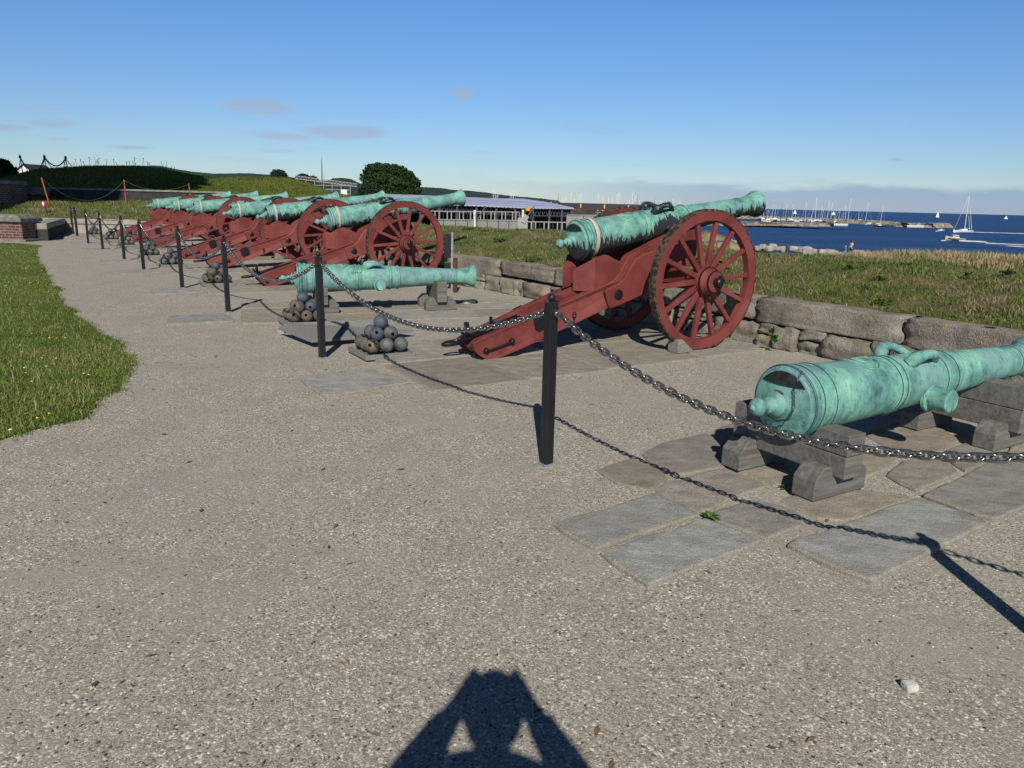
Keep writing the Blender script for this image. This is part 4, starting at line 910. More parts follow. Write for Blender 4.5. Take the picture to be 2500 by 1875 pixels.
for k in range(40):
    t = k/39*(len(ch_pts)-1); i = min(len(ch_pts)-2, int(t)); p = Vector(ch_pts[i]).lerp(Vector(ch_pts[i+1]), t-i); d = (Vector(ch_pts[i+1])-Vector(ch_pts[i])).normalized(); sdx = Vector((0, 1, 0)) if k % 2 else Vector((1, 0, 0)); sdx = (sdx-d*sdx.dot(d)).normalized()
    mb.tube([p+d*(.010*math.cos(a))+sdx*(.005*math.sin(a)) for a in np.linspace(0, 2*math.pi, 9)[:-1]], .0018, 4, closed=True)
mb.build('vent_chain', M['dark_bronze'], r0)
r2_ = grounded(B2a, AB2, .2, 'green bronze barrel on timbers between the first and second guns', True)
r2_.scale = (.915, 1, 1)
def at_b(o, A, s): return (o[0]+math.sin(A)*s, o[1]+math.cos(A)*s)
for o_, A, hz, labs in ((B0a, AB0, .5, ('nearest timber cradle under the breech at the right', 'timber cradle under the chase of the barrel at the right edge')), (B2a, AB2, .48, ('timber cradle half hidden by a chain post, under a breech', 'timber cradle under the muzzle end of the farther grounded barrel'))):
    for s_, lb, rb in ((.13 if o_ is B0a else .30, labs[0], .224 if o_ is B0a else .20), (2.02, labs[1], .136)):
        x, y = at_b(o_, A, s_); cradle('timber_cradle', lb, (x, y, .02), math.pi/2-A, hz-.02+(.02 if s_ > 1 else 0), rb, half=.41 if o_ is B0a else .36)

# ------------------------------------------------------------------ chain posts and chains
PX = [(1334, 1135), (787, 874.5), (557.4, 762.4), (445.3, 703.4), (351.3, 660), (303.8, 635.4), (251.5, 611), (215.7, 595.3), (179.4, 572.5), (189, 577)]
PP = [Vector((2.09, 2.03, 0))]+[Vector((*GP(*q_)[:2], 0)) for q_ in PX]
PH = 1.03
rp = empty('chain_post'); mb = MB(); mb.box((0, 0, PH/2), (.062, .062, PH)); mb.build('shaft', M['black_paint'], rp, bevel=.004)
mb = MB(); mb.ball((0, 0, PH+.027), .024, 18, 12); mb.cyl((0, 0, PH), (0, 0, PH+.01), .012); mb.build('ball_finial', M['black_paint'], rp, smooth=True, ang=60)
mb = MB(); mb.box((0, 0, .006), (.078, .078, .02)); mb.build('foot_plate', M['galvanized'], rp, bevel=.003)
for sg in (-1, 1):
    mb = MB(); mb.tube([(0, sg*(.034+.012+.012*math.cos(a)), PH-.055+.014*math.sin(a)) for a in np.linspace(0, 2*math.pi, 13)[:-1]], .004, 6, closed=True); mb.build('eye', M['chain_steel'], rp, smooth=True)
PL = ['chain post standing out of view at the right, throwing its shadow on the slabs', 'nearest black chain post, in front of the big gun trail', 'second black chain post, in front of the grounded barrel', 'third chain post from the front', 'fourth chain post, beside a pile of cannonballs with a pierced one', 'fifth chain post from the front', 'sixth chain post from the front', 'seventh chain post from the front', 'eighth chain post from the front', 'chain post before the end wall, leftmost of the line', 'chain post standing in dark shade right beside the leftmost one']
for i, p in enumerate(PP):
    a = PP[min(i+1, len(PP)-2)]; b_ = PP[max(0, i-1)]; d = (a-b_); ang = math.atan2(d.y, d.x)-math.pi/2
    c = rp if i == 0 else copy_tree(rp); c.location = p; c.rotation_euler = (R(rnd.uniform(-.6, .6)), R(rnd.uniform(-.6, .6)), ang); tag(c, PL[i], 'post', 'black posts of the chain barrier')
def chain(a, b, sag, name_lab, pitch=.0415, seg=(18, 7), wire=.0062):
    a = Vector(a); b = Vector(b); L = (b-a).length; N_ = 200; P = [a.lerp(b, t/N_)-Vector((0, 0, sag*4*(t/N_)*(1-t/N_))) for t in range(N_+1)]
    cum = [0]
    for i in range(N_): cum.append(cum[-1]+(P[i+1]-P[i]).length)
    n = int(cum[-1]/pitch); sc = cum[-1]/n/pitch; mb = MB(); hl, hw = pitch*.745*sc, .0175; g_ = random.Random(int(L*1000))
    us = np.linspace(0, 2*math.pi, seg[0]+1)[:-1]; j = 0
    for k in range(n):
        s = (k+.5)*cum[-1]/n
        while cum[j+1] < s: j += 1
        t = (s-cum[j])/(cum[j+1]-cum[j]); p = P[j].lerp(P[j+1], t); d = (P[j+1]-P[j]).normalized(); side = d.cross(Vector((0, 0, 1))).normalized(); up = side.cross(d)
        an = (R(45) if k % 2 else R(-45))+g_.uniform(-.18, .18); w_ = side*math.cos(an)+up*math.sin(an)
        path = []
        for u in us:
            cx, sx = math.cos(u), math.sin(u); xx = (hl-hw)*(1 if cx > 0 else -1)*(1 if abs(cx) > .001 else 0)+hw*cx; path.append(p+d*xx+w_*(hw*sx))
        mb.tube(path, wire, seg[1], closed=True)
    o = mb.build('chain', M['chain_steel'], None, smooth=True, ang=80, fix=False); return tag(o, name_lab, 'chain', 'steel chains slung between the black posts')
HK = PH-.062
sags = [.34, .335, .33, .32, .31, .29, .30, .28, .25]
CLAB = ['steel chain sagging from the nearest post towards the right edge', 'steel chain slung across the front gun trail, between the nearest and second posts', 'steel chain crossing the knob of the grounded barrel, between second and third posts', 'chain between the third and fourth posts', 'chain between the fourth and fifth posts', 'chain between the fifth and sixth posts', 'chain between the sixth and seventh posts', 'chain between the seventh and eighth posts', 'chain at the far end, hung from the leftmost post']
for i in range(9):
    a, b_ = PP[i], PP[i+1]; d = (b_-a).normalized()*.05; z = Vector((0, 0, HK)); det = (18, 7) if i < 2 else (12, 5) if i < 4 else (8, 4)
    chain(a+d+z, b_-d+z, sags[i], CLAB[i], seg=det)
a = PP[0]; b_ = a+Vector((2.9, -1.3, 0)); chain(a+Vector((.05, -.03, HK)), b_+Vector((0, 0, HK)), .3, 'steel chain running on to the right out of view', seg=(8, 4))
chain(PP[10]+Vector((0, 0, HK)), PP[9]+Vector((2.1, 1.25, HK-.1)), .35, 'short chain hooked from the shaded post towards the end wall', seg=(8, 4))

# ------------------------------------------------------------------ cannonball piles
ballo = {}
def ball_obj(kind, hole=False):
    key = (kind, hole)
    if key not in ballo:
        mb = MB(); mb.ball((0, 0, 0), .076, 28, 18); o = mb.build('cannonball', M[kind], smooth=True, ang=80, fix=False); 
        if hole:
            h_ = MB(); h_.lathe([(0, .0175), (.004, .0175), (.0045, .014), (.002, .001)], 16, M=Matrix.Translation(Vector((0, -.0745, .0)))@Matrix.Rotation(-math.pi/2, 4, 'Z')); h_.build('fuse_hole', M['hole'], o)
        ballo[key] = o; return o
    return copy_tree(ballo[key])
PILES = [((931, 868), 'pile nearest the big gun', 1.0, True), ((742, 793), 'pile behind the tilted board', 1.0, True), ((530, 697), 'pile between the second and third posts', 1.0, True), ((419, 651), 'pile at the fourth post', .97, False), ((366, 628), 'grey pile at the fifth post', .97, False), ((309, 602), 'pile at the sixth post', .95, False), ((272, 588), 'toppled pile at the seventh post', .95, False), ((231, 576), 'farthest pile', .95, False)]
gb = random.Random(12)
NM3 = [['front corner', 'front right edge', 'right corner'], ['front left edge', 'middle', 'back right edge'], ['left corner', 'back left edge', 'back corner']]
for pi_, (q_, nm, sc, near) in enumerate(PILES):
    p = GP(*q_); A = A1+R(gb.uniform(-5, 5)); rz = math.pi/2-A; root = empty('ball_tray', (p.x, p.y, .02), rz); tag(root, 'low square stone tray under the %s' % nm, 'tray', 'trays under the cannonball piles')
    mb = MB(); w = .27*sc; mb.box((0, 0, .012), (2*w, 2*w, .03)); mb.build('tray_base', M['board_stone'], root, bevel=.006)
    mb = MB()
    for s_ in (-1, 1): mb.box((s_*(w-.02), 0, .035), (.035, 2*w, .03)); mb.box((0, s_*(w-.02), .035), (2*w-.08, .035, .028))
    mb.build('tray_rim', M['board_stone'], root, bevel=.004)
    X = Vector((math.cos(rz), math.sin(rz), 0)); Y = Vector((-math.sin(rz), math.cos(rz), 0)); D_ = .155*sc; zz = .05+.076*sc
    for lay, n in enumerate((3, 2, 1)):
        for i in range(n):
            for j in range(n):
                if n == 3 and i == 1 and j == 1: continue
                if pi_ == 6 and lay == 1 and (i, j) == (1, 0): continue
                ox = (i-(n-1)/2)*D_; oy = (j-(n-1)/2)*D_
                k_ = gb.random(); kind = 'ball_blue' if lay == 2 else ('ball_blue' if k_ < .2 and lay == 1 else 'ball_grey' if k_ < .5 or pi_ in (4, ) else 'ball_brown')
                hole = lay < 2 and (i, j) in ((0, 0), (1, 0)) and gb.random() < .7
                o = ball_obj(kind, hole); pos = p+X*ox+Y*oy+Vector((0, 0, zz+lay*D_*.707+.012)); o.location = pos; o.scale = (sc,)*3; o.rotation_euler = (R(gb.uniform(-25, 5)), R(gb.uniform(-20, 20)), R(gb.uniform(-20, 25)))
                if lay == 2: lb = 'blue-grey iron ball on top of the %s' % nm
                elif lay == 1: lb = '%s ball, middle layer %s, %s' % ({'ball_blue': 'blue-grey', 'ball_grey': 'grey', 'ball_brown': 'brownish'}[kind], [['nearest the viewer', 'right'], ['left', 'at the back']][j][i], nm)
                else: lb = '%s ball, bottom layer %s, %s' % ({'ball_blue': 'blue-grey', 'ball_grey': 'grey', 'ball_brown': 'brownish'}[kind], NM3[j][i], nm)
                tag(o, ('pierced ' if hole and lay < 2 else '')+lb, 'cannonball', 'iron cannonballs stacked in piles')
# ------------------------------------------------------------------ tilted grey board, info board and pole by the wall
root = empty('tilted_board', tuple(GP(800, 812))[:2]+(0,)); rp_ = root.location
tag(root, 'low tilted grey stone-like board on wooden feet behind the second post', 'board')
zc = .14; cor = [GP(678, 800, .10), GP(760, 832, .09), GP(905, 822, .07), GP(1010, 806, .09), GP(935, 780, .20), GP(700, 788, .19)]
mb = MB(); n = len(cor); top = [c-rp_ for c in cor]; bot = [c-Vector((0, 0, .022)) for c in top]; mb.add(top+bot, [tuple(range(n)), tuple(range(2*n-1, n-1, -1))]+[(i, n+i, n+(i+1) % n, (i+1) % n) for i in range(n)]); mb.build('board_top', M['board_stone'], root, bevel=.004)
for q_ in ((684, 815), (765, 835), (900, 826)):
    mb = MB(); c = GP(*q_)-rp_; mb.box((c.x, c.y+.04, .03), (.09 if q_[0] < 700 else .05, .06, .1 if q_[0] < 700 else .075)); mb.build('foot', M['galvanized'] if q_[0] < 700 else M['grey_wood'], root, bevel=.003)
p = GP(1101, 712); root = empty('notice_board', (p.x, p.y, 0)); tag(root, 'black notice board on a grey steel post, beside the second gun wheel', 'notice board')
zt_ = S(1101, 568, p.y).z; mb = MB(); mb.box((.02, 0, zt_/2), (.04, .05, zt_)); mb.build('post', M['galvanized'], root, bevel=.003)
zb_ = S(1095, 628, p.y).z; mb = MB(); mb.box((-.065, .0, (zt_+zb_)/2-.01), (.11, .12, zt_-zb_)); mb.build('board_panel', M['black_paint'], root, bevel=.004)
zb2 = S(1095, 641, p.y).z; mb = MB(); mb.box((-.065, 0, zb2-.06), (.11, .10, .13)); mb.build('lower_box', M['black_paint'], root, bevel=.004)
p = GP(1111, 714); mb = MB(); z1 = S(1110, 631, p.y).z; mb.cyl((0, 0, 0), (0, 0, z1), .042, seg=20); mb.tube([(.043*math.cos(a), .043*math.sin(a), z1) for a in np.linspace(0, 6.283, 21)[:-1]], .006, 6, closed=True); o = mb.build('rusty_pipe', M['rust'], smooth=True, ang=40); o.location = (p.x, p.y, 0); tag(o, 'short rusty pipe standing by the wall beside the notice board', 'pipe')

# ------------------------------------------------------------------ brick pier and walls at the far left
root = empty('brick_pier', (-16.1, 24.2, 0)); tag(root, 'low brick pier with a stone cap at the left edge, beside the lawn', 'brick pier')
mb = MB(); mb.box((-1.9, .45, .30), (4.3, 1.0, .62)); o = mb.build('brickwork', M['brick'], root)
mb = MB(); mb.box((-1.9, .42, .68), (4.4, 1.14, .12)); mb.box((-1.9, .45, .79), (4.3, 1.06, .10), tap=.93); mb.build('cap', M['cap_stone'], root, bevel=.02)
mb = MB(); mb.box((-1.85, .36, .02), (4.45, 1.0, .1)); mb.build('plinth', M['cap_stone'], root, bevel=.01)
mb = MB(); rock(mb, Vector((-2.2, .3, .93)), (.28, .16, .06), Vector((1, 0, 0)), 8, 4, .9); build_rock(mb, 'stone', M['white_stone'], root)
side = [(-15.9, 24.9), (-17.0, 27.0), (-18.5, 30.0)]
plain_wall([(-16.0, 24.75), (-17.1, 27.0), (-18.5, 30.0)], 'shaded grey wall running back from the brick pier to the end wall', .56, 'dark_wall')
# grass rising behind the end wall
def lb(x, y): t = max(0, min(1, (y-30.3)/6)); return .52+.66*t*(1.4-.4*t)+.1*noise2(x, y, .5)
xs = np.linspace(-27, -9.5, 40); ys = np.linspace(30.35, 37.2, 22)
tag(grid_obj('end_bank', M['bank_soil'], list(xs), list(ys), lambda x, y: lb(x, y+.0) if True else 0), 'grass slope rising behind the end wall', kind='structure')
g = random.Random(5); P3 = []
for k in range(52000):
    x = g.uniform(-26, -9.8); y = g.uniform(30.6, 36.4); P3.append((x, y, lb(x, y)-.02))
tag(blades('end_bank_grass', M['bank_blades'], P3, .08, .2, .02, .8, 31), 'rough grass on the slope behind the end wall', 'grass', kind='stuff')
# dark wall at the foot of the mound
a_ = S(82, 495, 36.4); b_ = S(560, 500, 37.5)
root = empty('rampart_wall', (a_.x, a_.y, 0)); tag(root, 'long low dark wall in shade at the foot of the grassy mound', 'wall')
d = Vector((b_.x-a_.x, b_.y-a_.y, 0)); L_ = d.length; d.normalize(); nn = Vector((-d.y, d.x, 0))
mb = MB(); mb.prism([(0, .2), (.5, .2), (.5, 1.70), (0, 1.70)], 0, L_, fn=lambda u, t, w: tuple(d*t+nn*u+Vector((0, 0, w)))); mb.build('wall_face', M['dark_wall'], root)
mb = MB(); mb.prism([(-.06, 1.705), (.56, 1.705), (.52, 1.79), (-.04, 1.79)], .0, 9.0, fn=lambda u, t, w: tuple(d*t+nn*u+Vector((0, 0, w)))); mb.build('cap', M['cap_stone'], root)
c_ = S(15, 480, 33.5); root = empty('brick_wall', (c_.x, c_.y, 0)); tag(root, 'tall brick wall end with a flat stone cap at the left edge', 'brick wall')
zt_ = S(15, 440, 33.5).z; zb_ = .4; mb = MB(); mb.box((-1.0, .5, (zt_-.2+zb_)/2), (2.5, 1.1, zt_-.2-zb_)); mb.build('brickwork', M['brick'], root)
mb = MB(); mb.box((-1.0, .45, zt_-.09), (2.62, 1.3, .17)); mb.build('cap', M['cap_stone'], root, bevel=.02)
c_ = S(58, 480, 35.2); zt_ = S(58, 459, 35.2).z; root = empty('brick_wall', (c_.x, c_.y, 0)); tag(root, 'lower brick wall with a thick weathered capstone, right of the tall brick wall', 'brick wall')
mb = MB(); mb.box((-.2, .5, (zt_-.3+.5)/2), (1.1, 1.0, zt_-.3-.5)); mb.build('brickwork', M['brick'], root)
mb = MB(); rock(mb, Vector((0, .5, zt_-.15)), (.62, .6, .16), Vector((1, 0, 0)), 31, 7, .25); build_rock(mb, 'capstone', M['wall_stone'], root)
# the mound
RID = [(-260, 474, 46), (-60, 456, 46), (40, 432, 46), (62, 426, 46), (80, 421, 46), (110, 415, 46), (160, 411, 47), (220, 407, 47), (300, 407, 48), (345, 409, 48), (400, 415, 49), (450, 424, 50), (500, 431, 50), (540, 437, 51), (600, 441, 52), (680, 446, 52), (760, 462, 52), (850, 480, 52), (960, 500, 52)]
def interp(tab, x, k):
    for a, b in zip(tab, tab[1:]):
        if a[0] <= x <= b[0]: t = (x-a[0])/(b[0]-a[0]); return a[k]+(b[k]-a[k])*t
    return tab[-1][k]
cols = np.arange(-250, 950, 9.0); mv = []; prof_ = [(0, -.02), (.12, .14), (.28, .36), (.45, .60), (.62, .79), (.8, .93), (1, 1), (1.35, .9), (2, .3), (2.6, -.6)]
def mound_pt(px, u, w):
    d1 = interp(RID, px, 2); pr = S(px, interp(RID, px, 1), d1); az = (px-1250)/FPX; d0 = 37.3+max(0, (px-400)/60); ps = S(px, 497, d0); z0 = 1.25
    y = d0+(d1-d0)*u; q_ = S(px, 480, y); z = z0+(pr.z-z0)*w; z += .10*noise2(q_.x, q_.y, .35)*min(1, u*2)*(u < .98)
    return Vector((q_.x, q_.y, z))
for px in cols: mv += [tuple(mound_pt(px, u, w)) for u, w in prof_]
k = len(prof_); fs = [(i*k+j, i*k+j+1, (i+1)*k+j+1, (i+1)*k+j) for i in range(len(cols)-1) for j in range(k-1)]
me = bpy.data.meshes.new('mound'); me.from_pydata(mv, [], fs); me.materials.append(M['mound_soil']); me.polygons.foreach_set('use_smooth', [True]*len(me.polygons)); o = bpy.data.objects.new('mound', me); C.objects.link(o); tag(o, 'high grassy rampart mound at the left, partly in deep shade', kind='structure')
g = random.Random(8); P3 = []
def pw(u):
    for (a, b), (c, d_) in zip(prof_, prof_[1:]):
        if a <= u <= c: return b+(d_-b)*(u-a)/(c-a)
    return 1
for k in range(75000):
    px = g.uniform(-60, 900); u = min(1.05, g.random()**.7*1.06); P3.append(tuple(mound_pt(px, u, pw(u))-Vector((0, 0, .04))))
tag(blades('mound_grass', M['mound_blades'], P3, .07, .22, .03, .9, 41), 'long meadow grass on the rampart mound', 'grass', kind='stuff')
# second rampart further off
RB = [(480, 452, 62), (560, 436, 62), (600, 434, 62), (660, 435, 62), (700, 437, 63), (730, 443, 63), (760, 451, 64), (800, 468, 64), (840, 488, 64)]
mv = []; cols = np.arange(485, 840, 8.0); pr_ = [(0, 0), (.3, .5), (.6, .82), (1, 1), (1.6, .9), (2.5, .2)]
def m2(px, u, w): d1 = interp(RB, px, 2); pr = S(px, interp(RB, px, 1), d1); y = 54+(d1-54)*u; q_ = S(px, 480, y); return Vector((q_.x, q_.y, .8+(pr.z-.8)*w))
for px in cols: mv += [tuple(m2(px, u, w)) for u, w in pr_]
k = len(pr_); fs = [(i*k+j, i*k+j+1, (i+1)*k+j+1, (i+1)*k+j) for i in range(len(cols)-1) for j in range(k-1)]
me = bpy.data.meshes.new('mound'); me.from_pydata(mv, [], fs); me.materials.append(M['mound_soil']); me.polygons.foreach_set('use_smooth', [True]*len(me.polygons)); o = bpy.data.objects.new('mound', me); C.objects.link(o); tag(o, 'farther sunlit grass rampart right of the shaded mound', kind='structure')
P3 = []
for k in range(26000):
    px = g.uniform(488, 835); u = g.random()**.6*1.03
    w = 1 if u >= 1 else (u/.3*.5 if u < .3 else .5+(u-.3)/.3*.32 if u < .6 else .82+(u-.6)/.4*.18); P3.append(tuple(m2(px, u, w)-Vector((0, 0, .04))))
tag(blades('mound_grass', M['mound_blades'], P3, .1, .28, .04, .9, 43), 'meadow grass on the farther sunlit rampart', 'grass', kind='stuff')
# tall weeds silhouetted on top
def stalks(name, pxs, lab, seed):
    gg = random.Random(seed); mb = MB()
    for px in pxs:
        b = mound_pt(px, .98, 1); h_ = gg.uniform(.2, .6); t = b+Vector((gg.uniform(-.1, .1), 0, h_)); mb.tube([b, t], [.012, .008], 4); mb.ball(t, gg.uniform(.015, .04), 6, 5)
        for k in range(2): q_ = b.lerp(t, gg.uniform(.4, .8)); mb.tube([q_, q_+Vector((gg.uniform(-.15, .15), 0, .12))], [.008, .004], 4)
    return tag(mb.build(name, M['dark_leaves'], fix=False), lab, 'weeds', kind='stuff')
stalks('tall_weeds', [rnd.uniform(150, 470) for k in range(26)], 'tall weed stalks silhouetted on top of the mound', 3)
# garland posts on the mound
mb0 = None
tops = []
for i, (px, yt, yb) in enumerate(((56, 376, 424), (113, 377, 414), (164, 380, 411))):
    b = S(px+(1 if i else 0), yb, 45.5); t = S(px, yt, 45.5); root = empty('tripod_pole', (b.x, b.y, b.z-.1)); tag(root, ['leftmost dark pole with a rope on the mound top', 'middle dark pole with ropes on the mound top', 'right dark pole with ropes on the mound top'][i], 'pole', 'dark poles joined by sagging ropes on the mound')
    h_ = t.z-b.z+.1; mb = MB(); mb.cyl((0, 0, 0), (-.05, 0, h_), .03, .02, 7); mb.build('pole', M['mast_dark'], root); 
    for sx in (-.35, .38):
        mb = MB(); mb.cyl((sx, .1, 0), (-.04, 0, h_*.78), .022, .018, 6); mb.build('leg', M['mast_dark'], root)
    mb = MB(); mb.box((-.05, 0, h_*.86), (.12, .06, .16)); mb.build('knot', M['mast_dark'], root); tops.append(Vector((b.x-.04, b.y, b.z-.1+h_*.84)))
for i, (a, b, sag) in enumerate(((tops[0], tops[1], .82), (tops[1], tops[2], .48))):
    mb = MB(); mb.tube([a.lerp(b, t/24)-Vector((0, 0, sag*4*(t/24)*(1-t/24))) for t in range(25)], .038, 6); tag(mb.build('rope', M['mast_dark'], smooth=True), ['thick rope sagging between the left and middle mound poles', 'thick rope sagging between the middle and right mound poles'][i], 'rope')
# orange stakes with cords
stk = []
for i, (px0, y0, px1, y1, dd) in enumerate(((118, 482, 102, 436, 32.5), (308, 493, 303, 441, 35.8), (466, 479, 461, 450, 36.2))):
    b = S(px0, y0, dd); t = S(px1, y1, dd); b.z -= .25; mb = MB(); mb.cyl((0, 0, 0), tuple(t-b), .035, .03, 8); mb.ball(tuple(t-b), .04, 8, 6); o = mb.build('orange_stake', M['orange_post'], smooth=True, ang=50); o.location = b
    tag(o, ['leaning orange stake behind the red arrow sign', 'upright orange stake in front of the dark wall', 'orange stake just above the farthest gun'][i], 'stake', 'orange stakes strung with cord'); stk.append(t)
for i in range(2):
    a, b = stk[i], stk[i+1]; mb = MB(); mb.tube([a.lerp(b, t/16)-Vector((0, 0, (.9 if i == 0 else .35)*4*(t/16)*(1-t/16))) for t in range(17)], .006, 4); tag(mb.build('cord', M['grey_wood'], smooth=True), ['thin cord from the leaning stake to the upright stake', 'thin cord between the two right orange stakes'][i], 'cord')
b = S(117, 518, 31.2); root = empty('arrow_sign', b); tag(root, 'small dark red sign with a white up arrow, stuck in the grass slope', 'sign'); t = S(107, 497, 31.2)-b
mb = MB(); mb.cyl((0, 0, -.15), tuple(t), .018, seg=8); mb.build('stick', M['black_paint'], root)
mb = MB(); mb.prism([(.15*math.cos(a), .115*math.sin(a)) for a in np.linspace(0, 6.283, 21)[:-1]], -.012, .012, fn=lambda u, v_, w: (t.x+u, t.y-.03+v_, t.z+w)); sg_ = mb.build('sign_plate', M['sign_red'], root)
mb = MB(); mb.prism([(-.028, -.085), (-.028, -.01), (-.065, -.01), (0, .09), (.065, -.01), (.028, -.01), (.028, -.085)], -.016, -.013, fn=lambda u, v_, w: (t.x+u, t.y-.03+v_, t.z+w)); mb.build('arrow', M['white_paint'], sg_)

# ------------------------------------------------------------------ trees
def crown(name, mat, parent, blobs, n, leaf, seed, flat=.6):
    "leaf clumps scattered through overlapping lobes"
    gg = np.random.default_rng(seed); tot = sum(b[3]*b[4]*b[5] for b in blobs)**1; P_ = []; NR = []
    for (x, y, z, a, b, c) in blobs:
        k = int(n*(a*b*c)/tot); v_ = gg.normal(size=(k, 3)); v_ /= np.linalg.norm(v_, axis=1)[:, None]; r = (1-gg.random(k)**2.2*.55)[:, None]
        lump = np.array([1+.26*noise.noise(Vector(tuple(q_*2.4+seed+x)))+.2*noise.noise(Vector(tuple(q_*6.5+seed))) for q_ in v_])[:, None]
        P_.append(np.array([x, y, z])+v_*np.array([a, b, c])*r*lump); NR.append(v_)
    P_ = np.concatenate(P_); NR = np.concatenate(NR); k = len(P_); u = gg.normal(size=(k, 3))*.8+NR*.5; u /= np.linalg.norm(u, axis=1)[:, None]
    t1 = np.cross(u, gg.normal(size=(k, 3))); t1 /= np.linalg.norm(t1, axis=1)[:, None]; t2 = np.cross(u, t1); s = (leaf*gg.uniform(.5, 1.25, k))[:, None]
    V = np.stack([P_-t1*s-t2*s*flat, P_+t1*s*.9-t2*s*flat*.8, P_+t1*s*.8+t2*s*flat, P_-t1*s*.7+t2*s*flat*.9], 1).astype(np.float32)
    me = bpy.data.meshes.new(name); me.vertices.add(k*4); me.vertices.foreach_set('co', V.ravel()); me.loops.add(k*4); me.loops.foreach_set('vertex_index', np.arange(k*4, dtype=np.int32)); me.polygons.add(k); me.polygons.foreach_set('loop_start', (np.arange(k)*4).astype(np.int32)); me.update(calc_edges=True)
    at = me.attributes.new('tint', 'FLOAT', 'POINT'); cl = np.array([noise.noise(Vector(tuple(p*.35)))*.5 for p in P_]); at.data.foreach_set('value', np.repeat(np.clip(.45+cl+gg.normal(0, .18, k), 0, 1), 4).astype(np.float32)); me.materials.append(mat)
    o = bpy.data.objects.new(name, me); C.objects.link(o); o.parent = parent; return o
def tree(loc, lab, blobs, n, leaf, seed, trunk=(.5, 4), mat='leaves', limbs=5, group=None):
    root = empty('tree', loc); tag(root, lab, 'tree', group); mb = MB(); r_, h_ = trunk; gg = random.Random(seed)
    mb.tube([(0, 0, -1), (0, 0, h_*.3), (.05*h_, 0, h_*.7), (0, .03*h_, h_)], [r_*1.3, r_, r_*.8, r_*.6], 9)
    for k in range(limbs):
        b = blobs[k % len(blobs)]; e = Vector(b[:3])+Vector((gg.uniform(-.5, .5)*b[3], gg.uniform(-.5, .5)*b[4], gg.uniform(-.3, .3)*b[5])); s_ = Vector((0, 0, h_*gg.uniform(.55, .95))); mb.tube([s_, s_.lerp(e, .5)+Vector((0, 0, .06*h_)), e], [r_*.5, r_*.3, r_*.1], 6)
    mb.build('trunk', M['bark'], root, smooth=True, ang=60); crown('crown', M[mat], root, blobs, n, leaf, seed); return root
d_ = 190; c_ = S(955, 478, d_); W_ = lambda px: px/FPX*d_
tree((c_.x, d_, -.6), 'big broad dark green tree rising above the canopy roof', [(-3.4, 0, 8.9, 3.2, 4, 1.9), (.6, -.5, 8.9, 3.4, 4, 1.7), (-4.9, 0, 7.1, 2.4, 3.6, 1.7), (3.0, 0, 7.7, 2.8, 4, 1.7), (5.0, -.5, 6.2, 2.2, 3.4, 1.7), (-1.4, -2, 7.1, 3.6, 3.6, 1.8), (1.6, -2.4, 5.8, 4.2, 3.2, 1.7), (-3.6, -2, 5.4, 2.9, 3.2, 1.6), (5.7, -1, 4.4, 2.0, 3, 1.5), (-5.4, -1, 3.7, 2.3, 3, 1.5), (-6.6, -1, 2.6, 1.9, 2.6, 1.1), (0, -3, 3.7, 5, 2.6, 1.6), (4.2, -2.4, 3.2, 3, 2.6, 1.3), (-.5, 2, 6, 5.6, 3, 3.4)], 40000, .25, 3, (.7, 5))
def dtree(px, yt, yb, wpx, d, lab, n, seed, mat='dark_leaves', group=None):
    c = S(px, yb, d); t = S(px, yt, d); H = t.z-c.z; w = wpx/FPX*d/2; tree((c.x, c.y, c.z-1), lab, [(0, 0, 1+H*.55, w*.8, w*.8, H*.45), (-w*.4, 0, 1+H*.4, w*.6, w*.6, H*.34), (w*.45, 0, 1+H*.42, w*.55, w*.6, H*.36), (0, -w*.3, 1+H*.3, w*.85, w*.6, H*.28)], n, max(.12, w*.07), seed, (w*.06, H*.5), mat, 3, group)
dtree(681, 414, 441, 40, 240, 'small round dark tree on the skyline above the farther rampart', 6000, 5)
dtree(740, 424, 442, 34, 300, 'flat-topped dark tree behind the scaffold roof', 4000, 6); dtree(764, 429, 445, 26, 300, 'small dark tree behind the scaffold, left of the mast', 3000, 7)
dtree(8, 392, 450, 66, 52, 'green bushy tree cut by the left edge above the brick wall', 12000, 8, 'leaves'); dtree(26, 404, 450, 34, 58, 'dark tree behind the bushy tree at the left edge', 6000, 9)
dtree(50, 412, 432, 26, 90, 'low dark tree beside the white gable at the far left', 3000, 10)
dtree(900, 448, 480, 50, 170, 'low dark tree at the foot of the big tree', 5000, 11)
# unseen trees added left of the view, crowns shaped to shade the mound
for (x, y, z, a, c, sd_, lb_) in ((-22.4, 21.5, 17.6, 4.1, 5.0, 21, 'unseen tall tree added left of the view to shade the right of the mound'), (-28.9, 21.5, 21.9, 5.7, 6.0, 22, 'unseen tall tree added left of the view to shade the middle of the mound'), (-38.5, 21.5, 22, 6, 6.0, 23, 'unseen tall tree added left of the view to shade the far left')):
    tree((x, y, 0), lb_, [(0, 0, z, a*.95, 4.5, c), (-a*.3, 0, z+.5, a*.75, 4, c*.8), (a*.2, 0, z-.6, a*.85, 4, c*.8)], 34000, .42, sd_, (.45, 12), 'leaves', 5, 'unseen trees added to shade the mound')

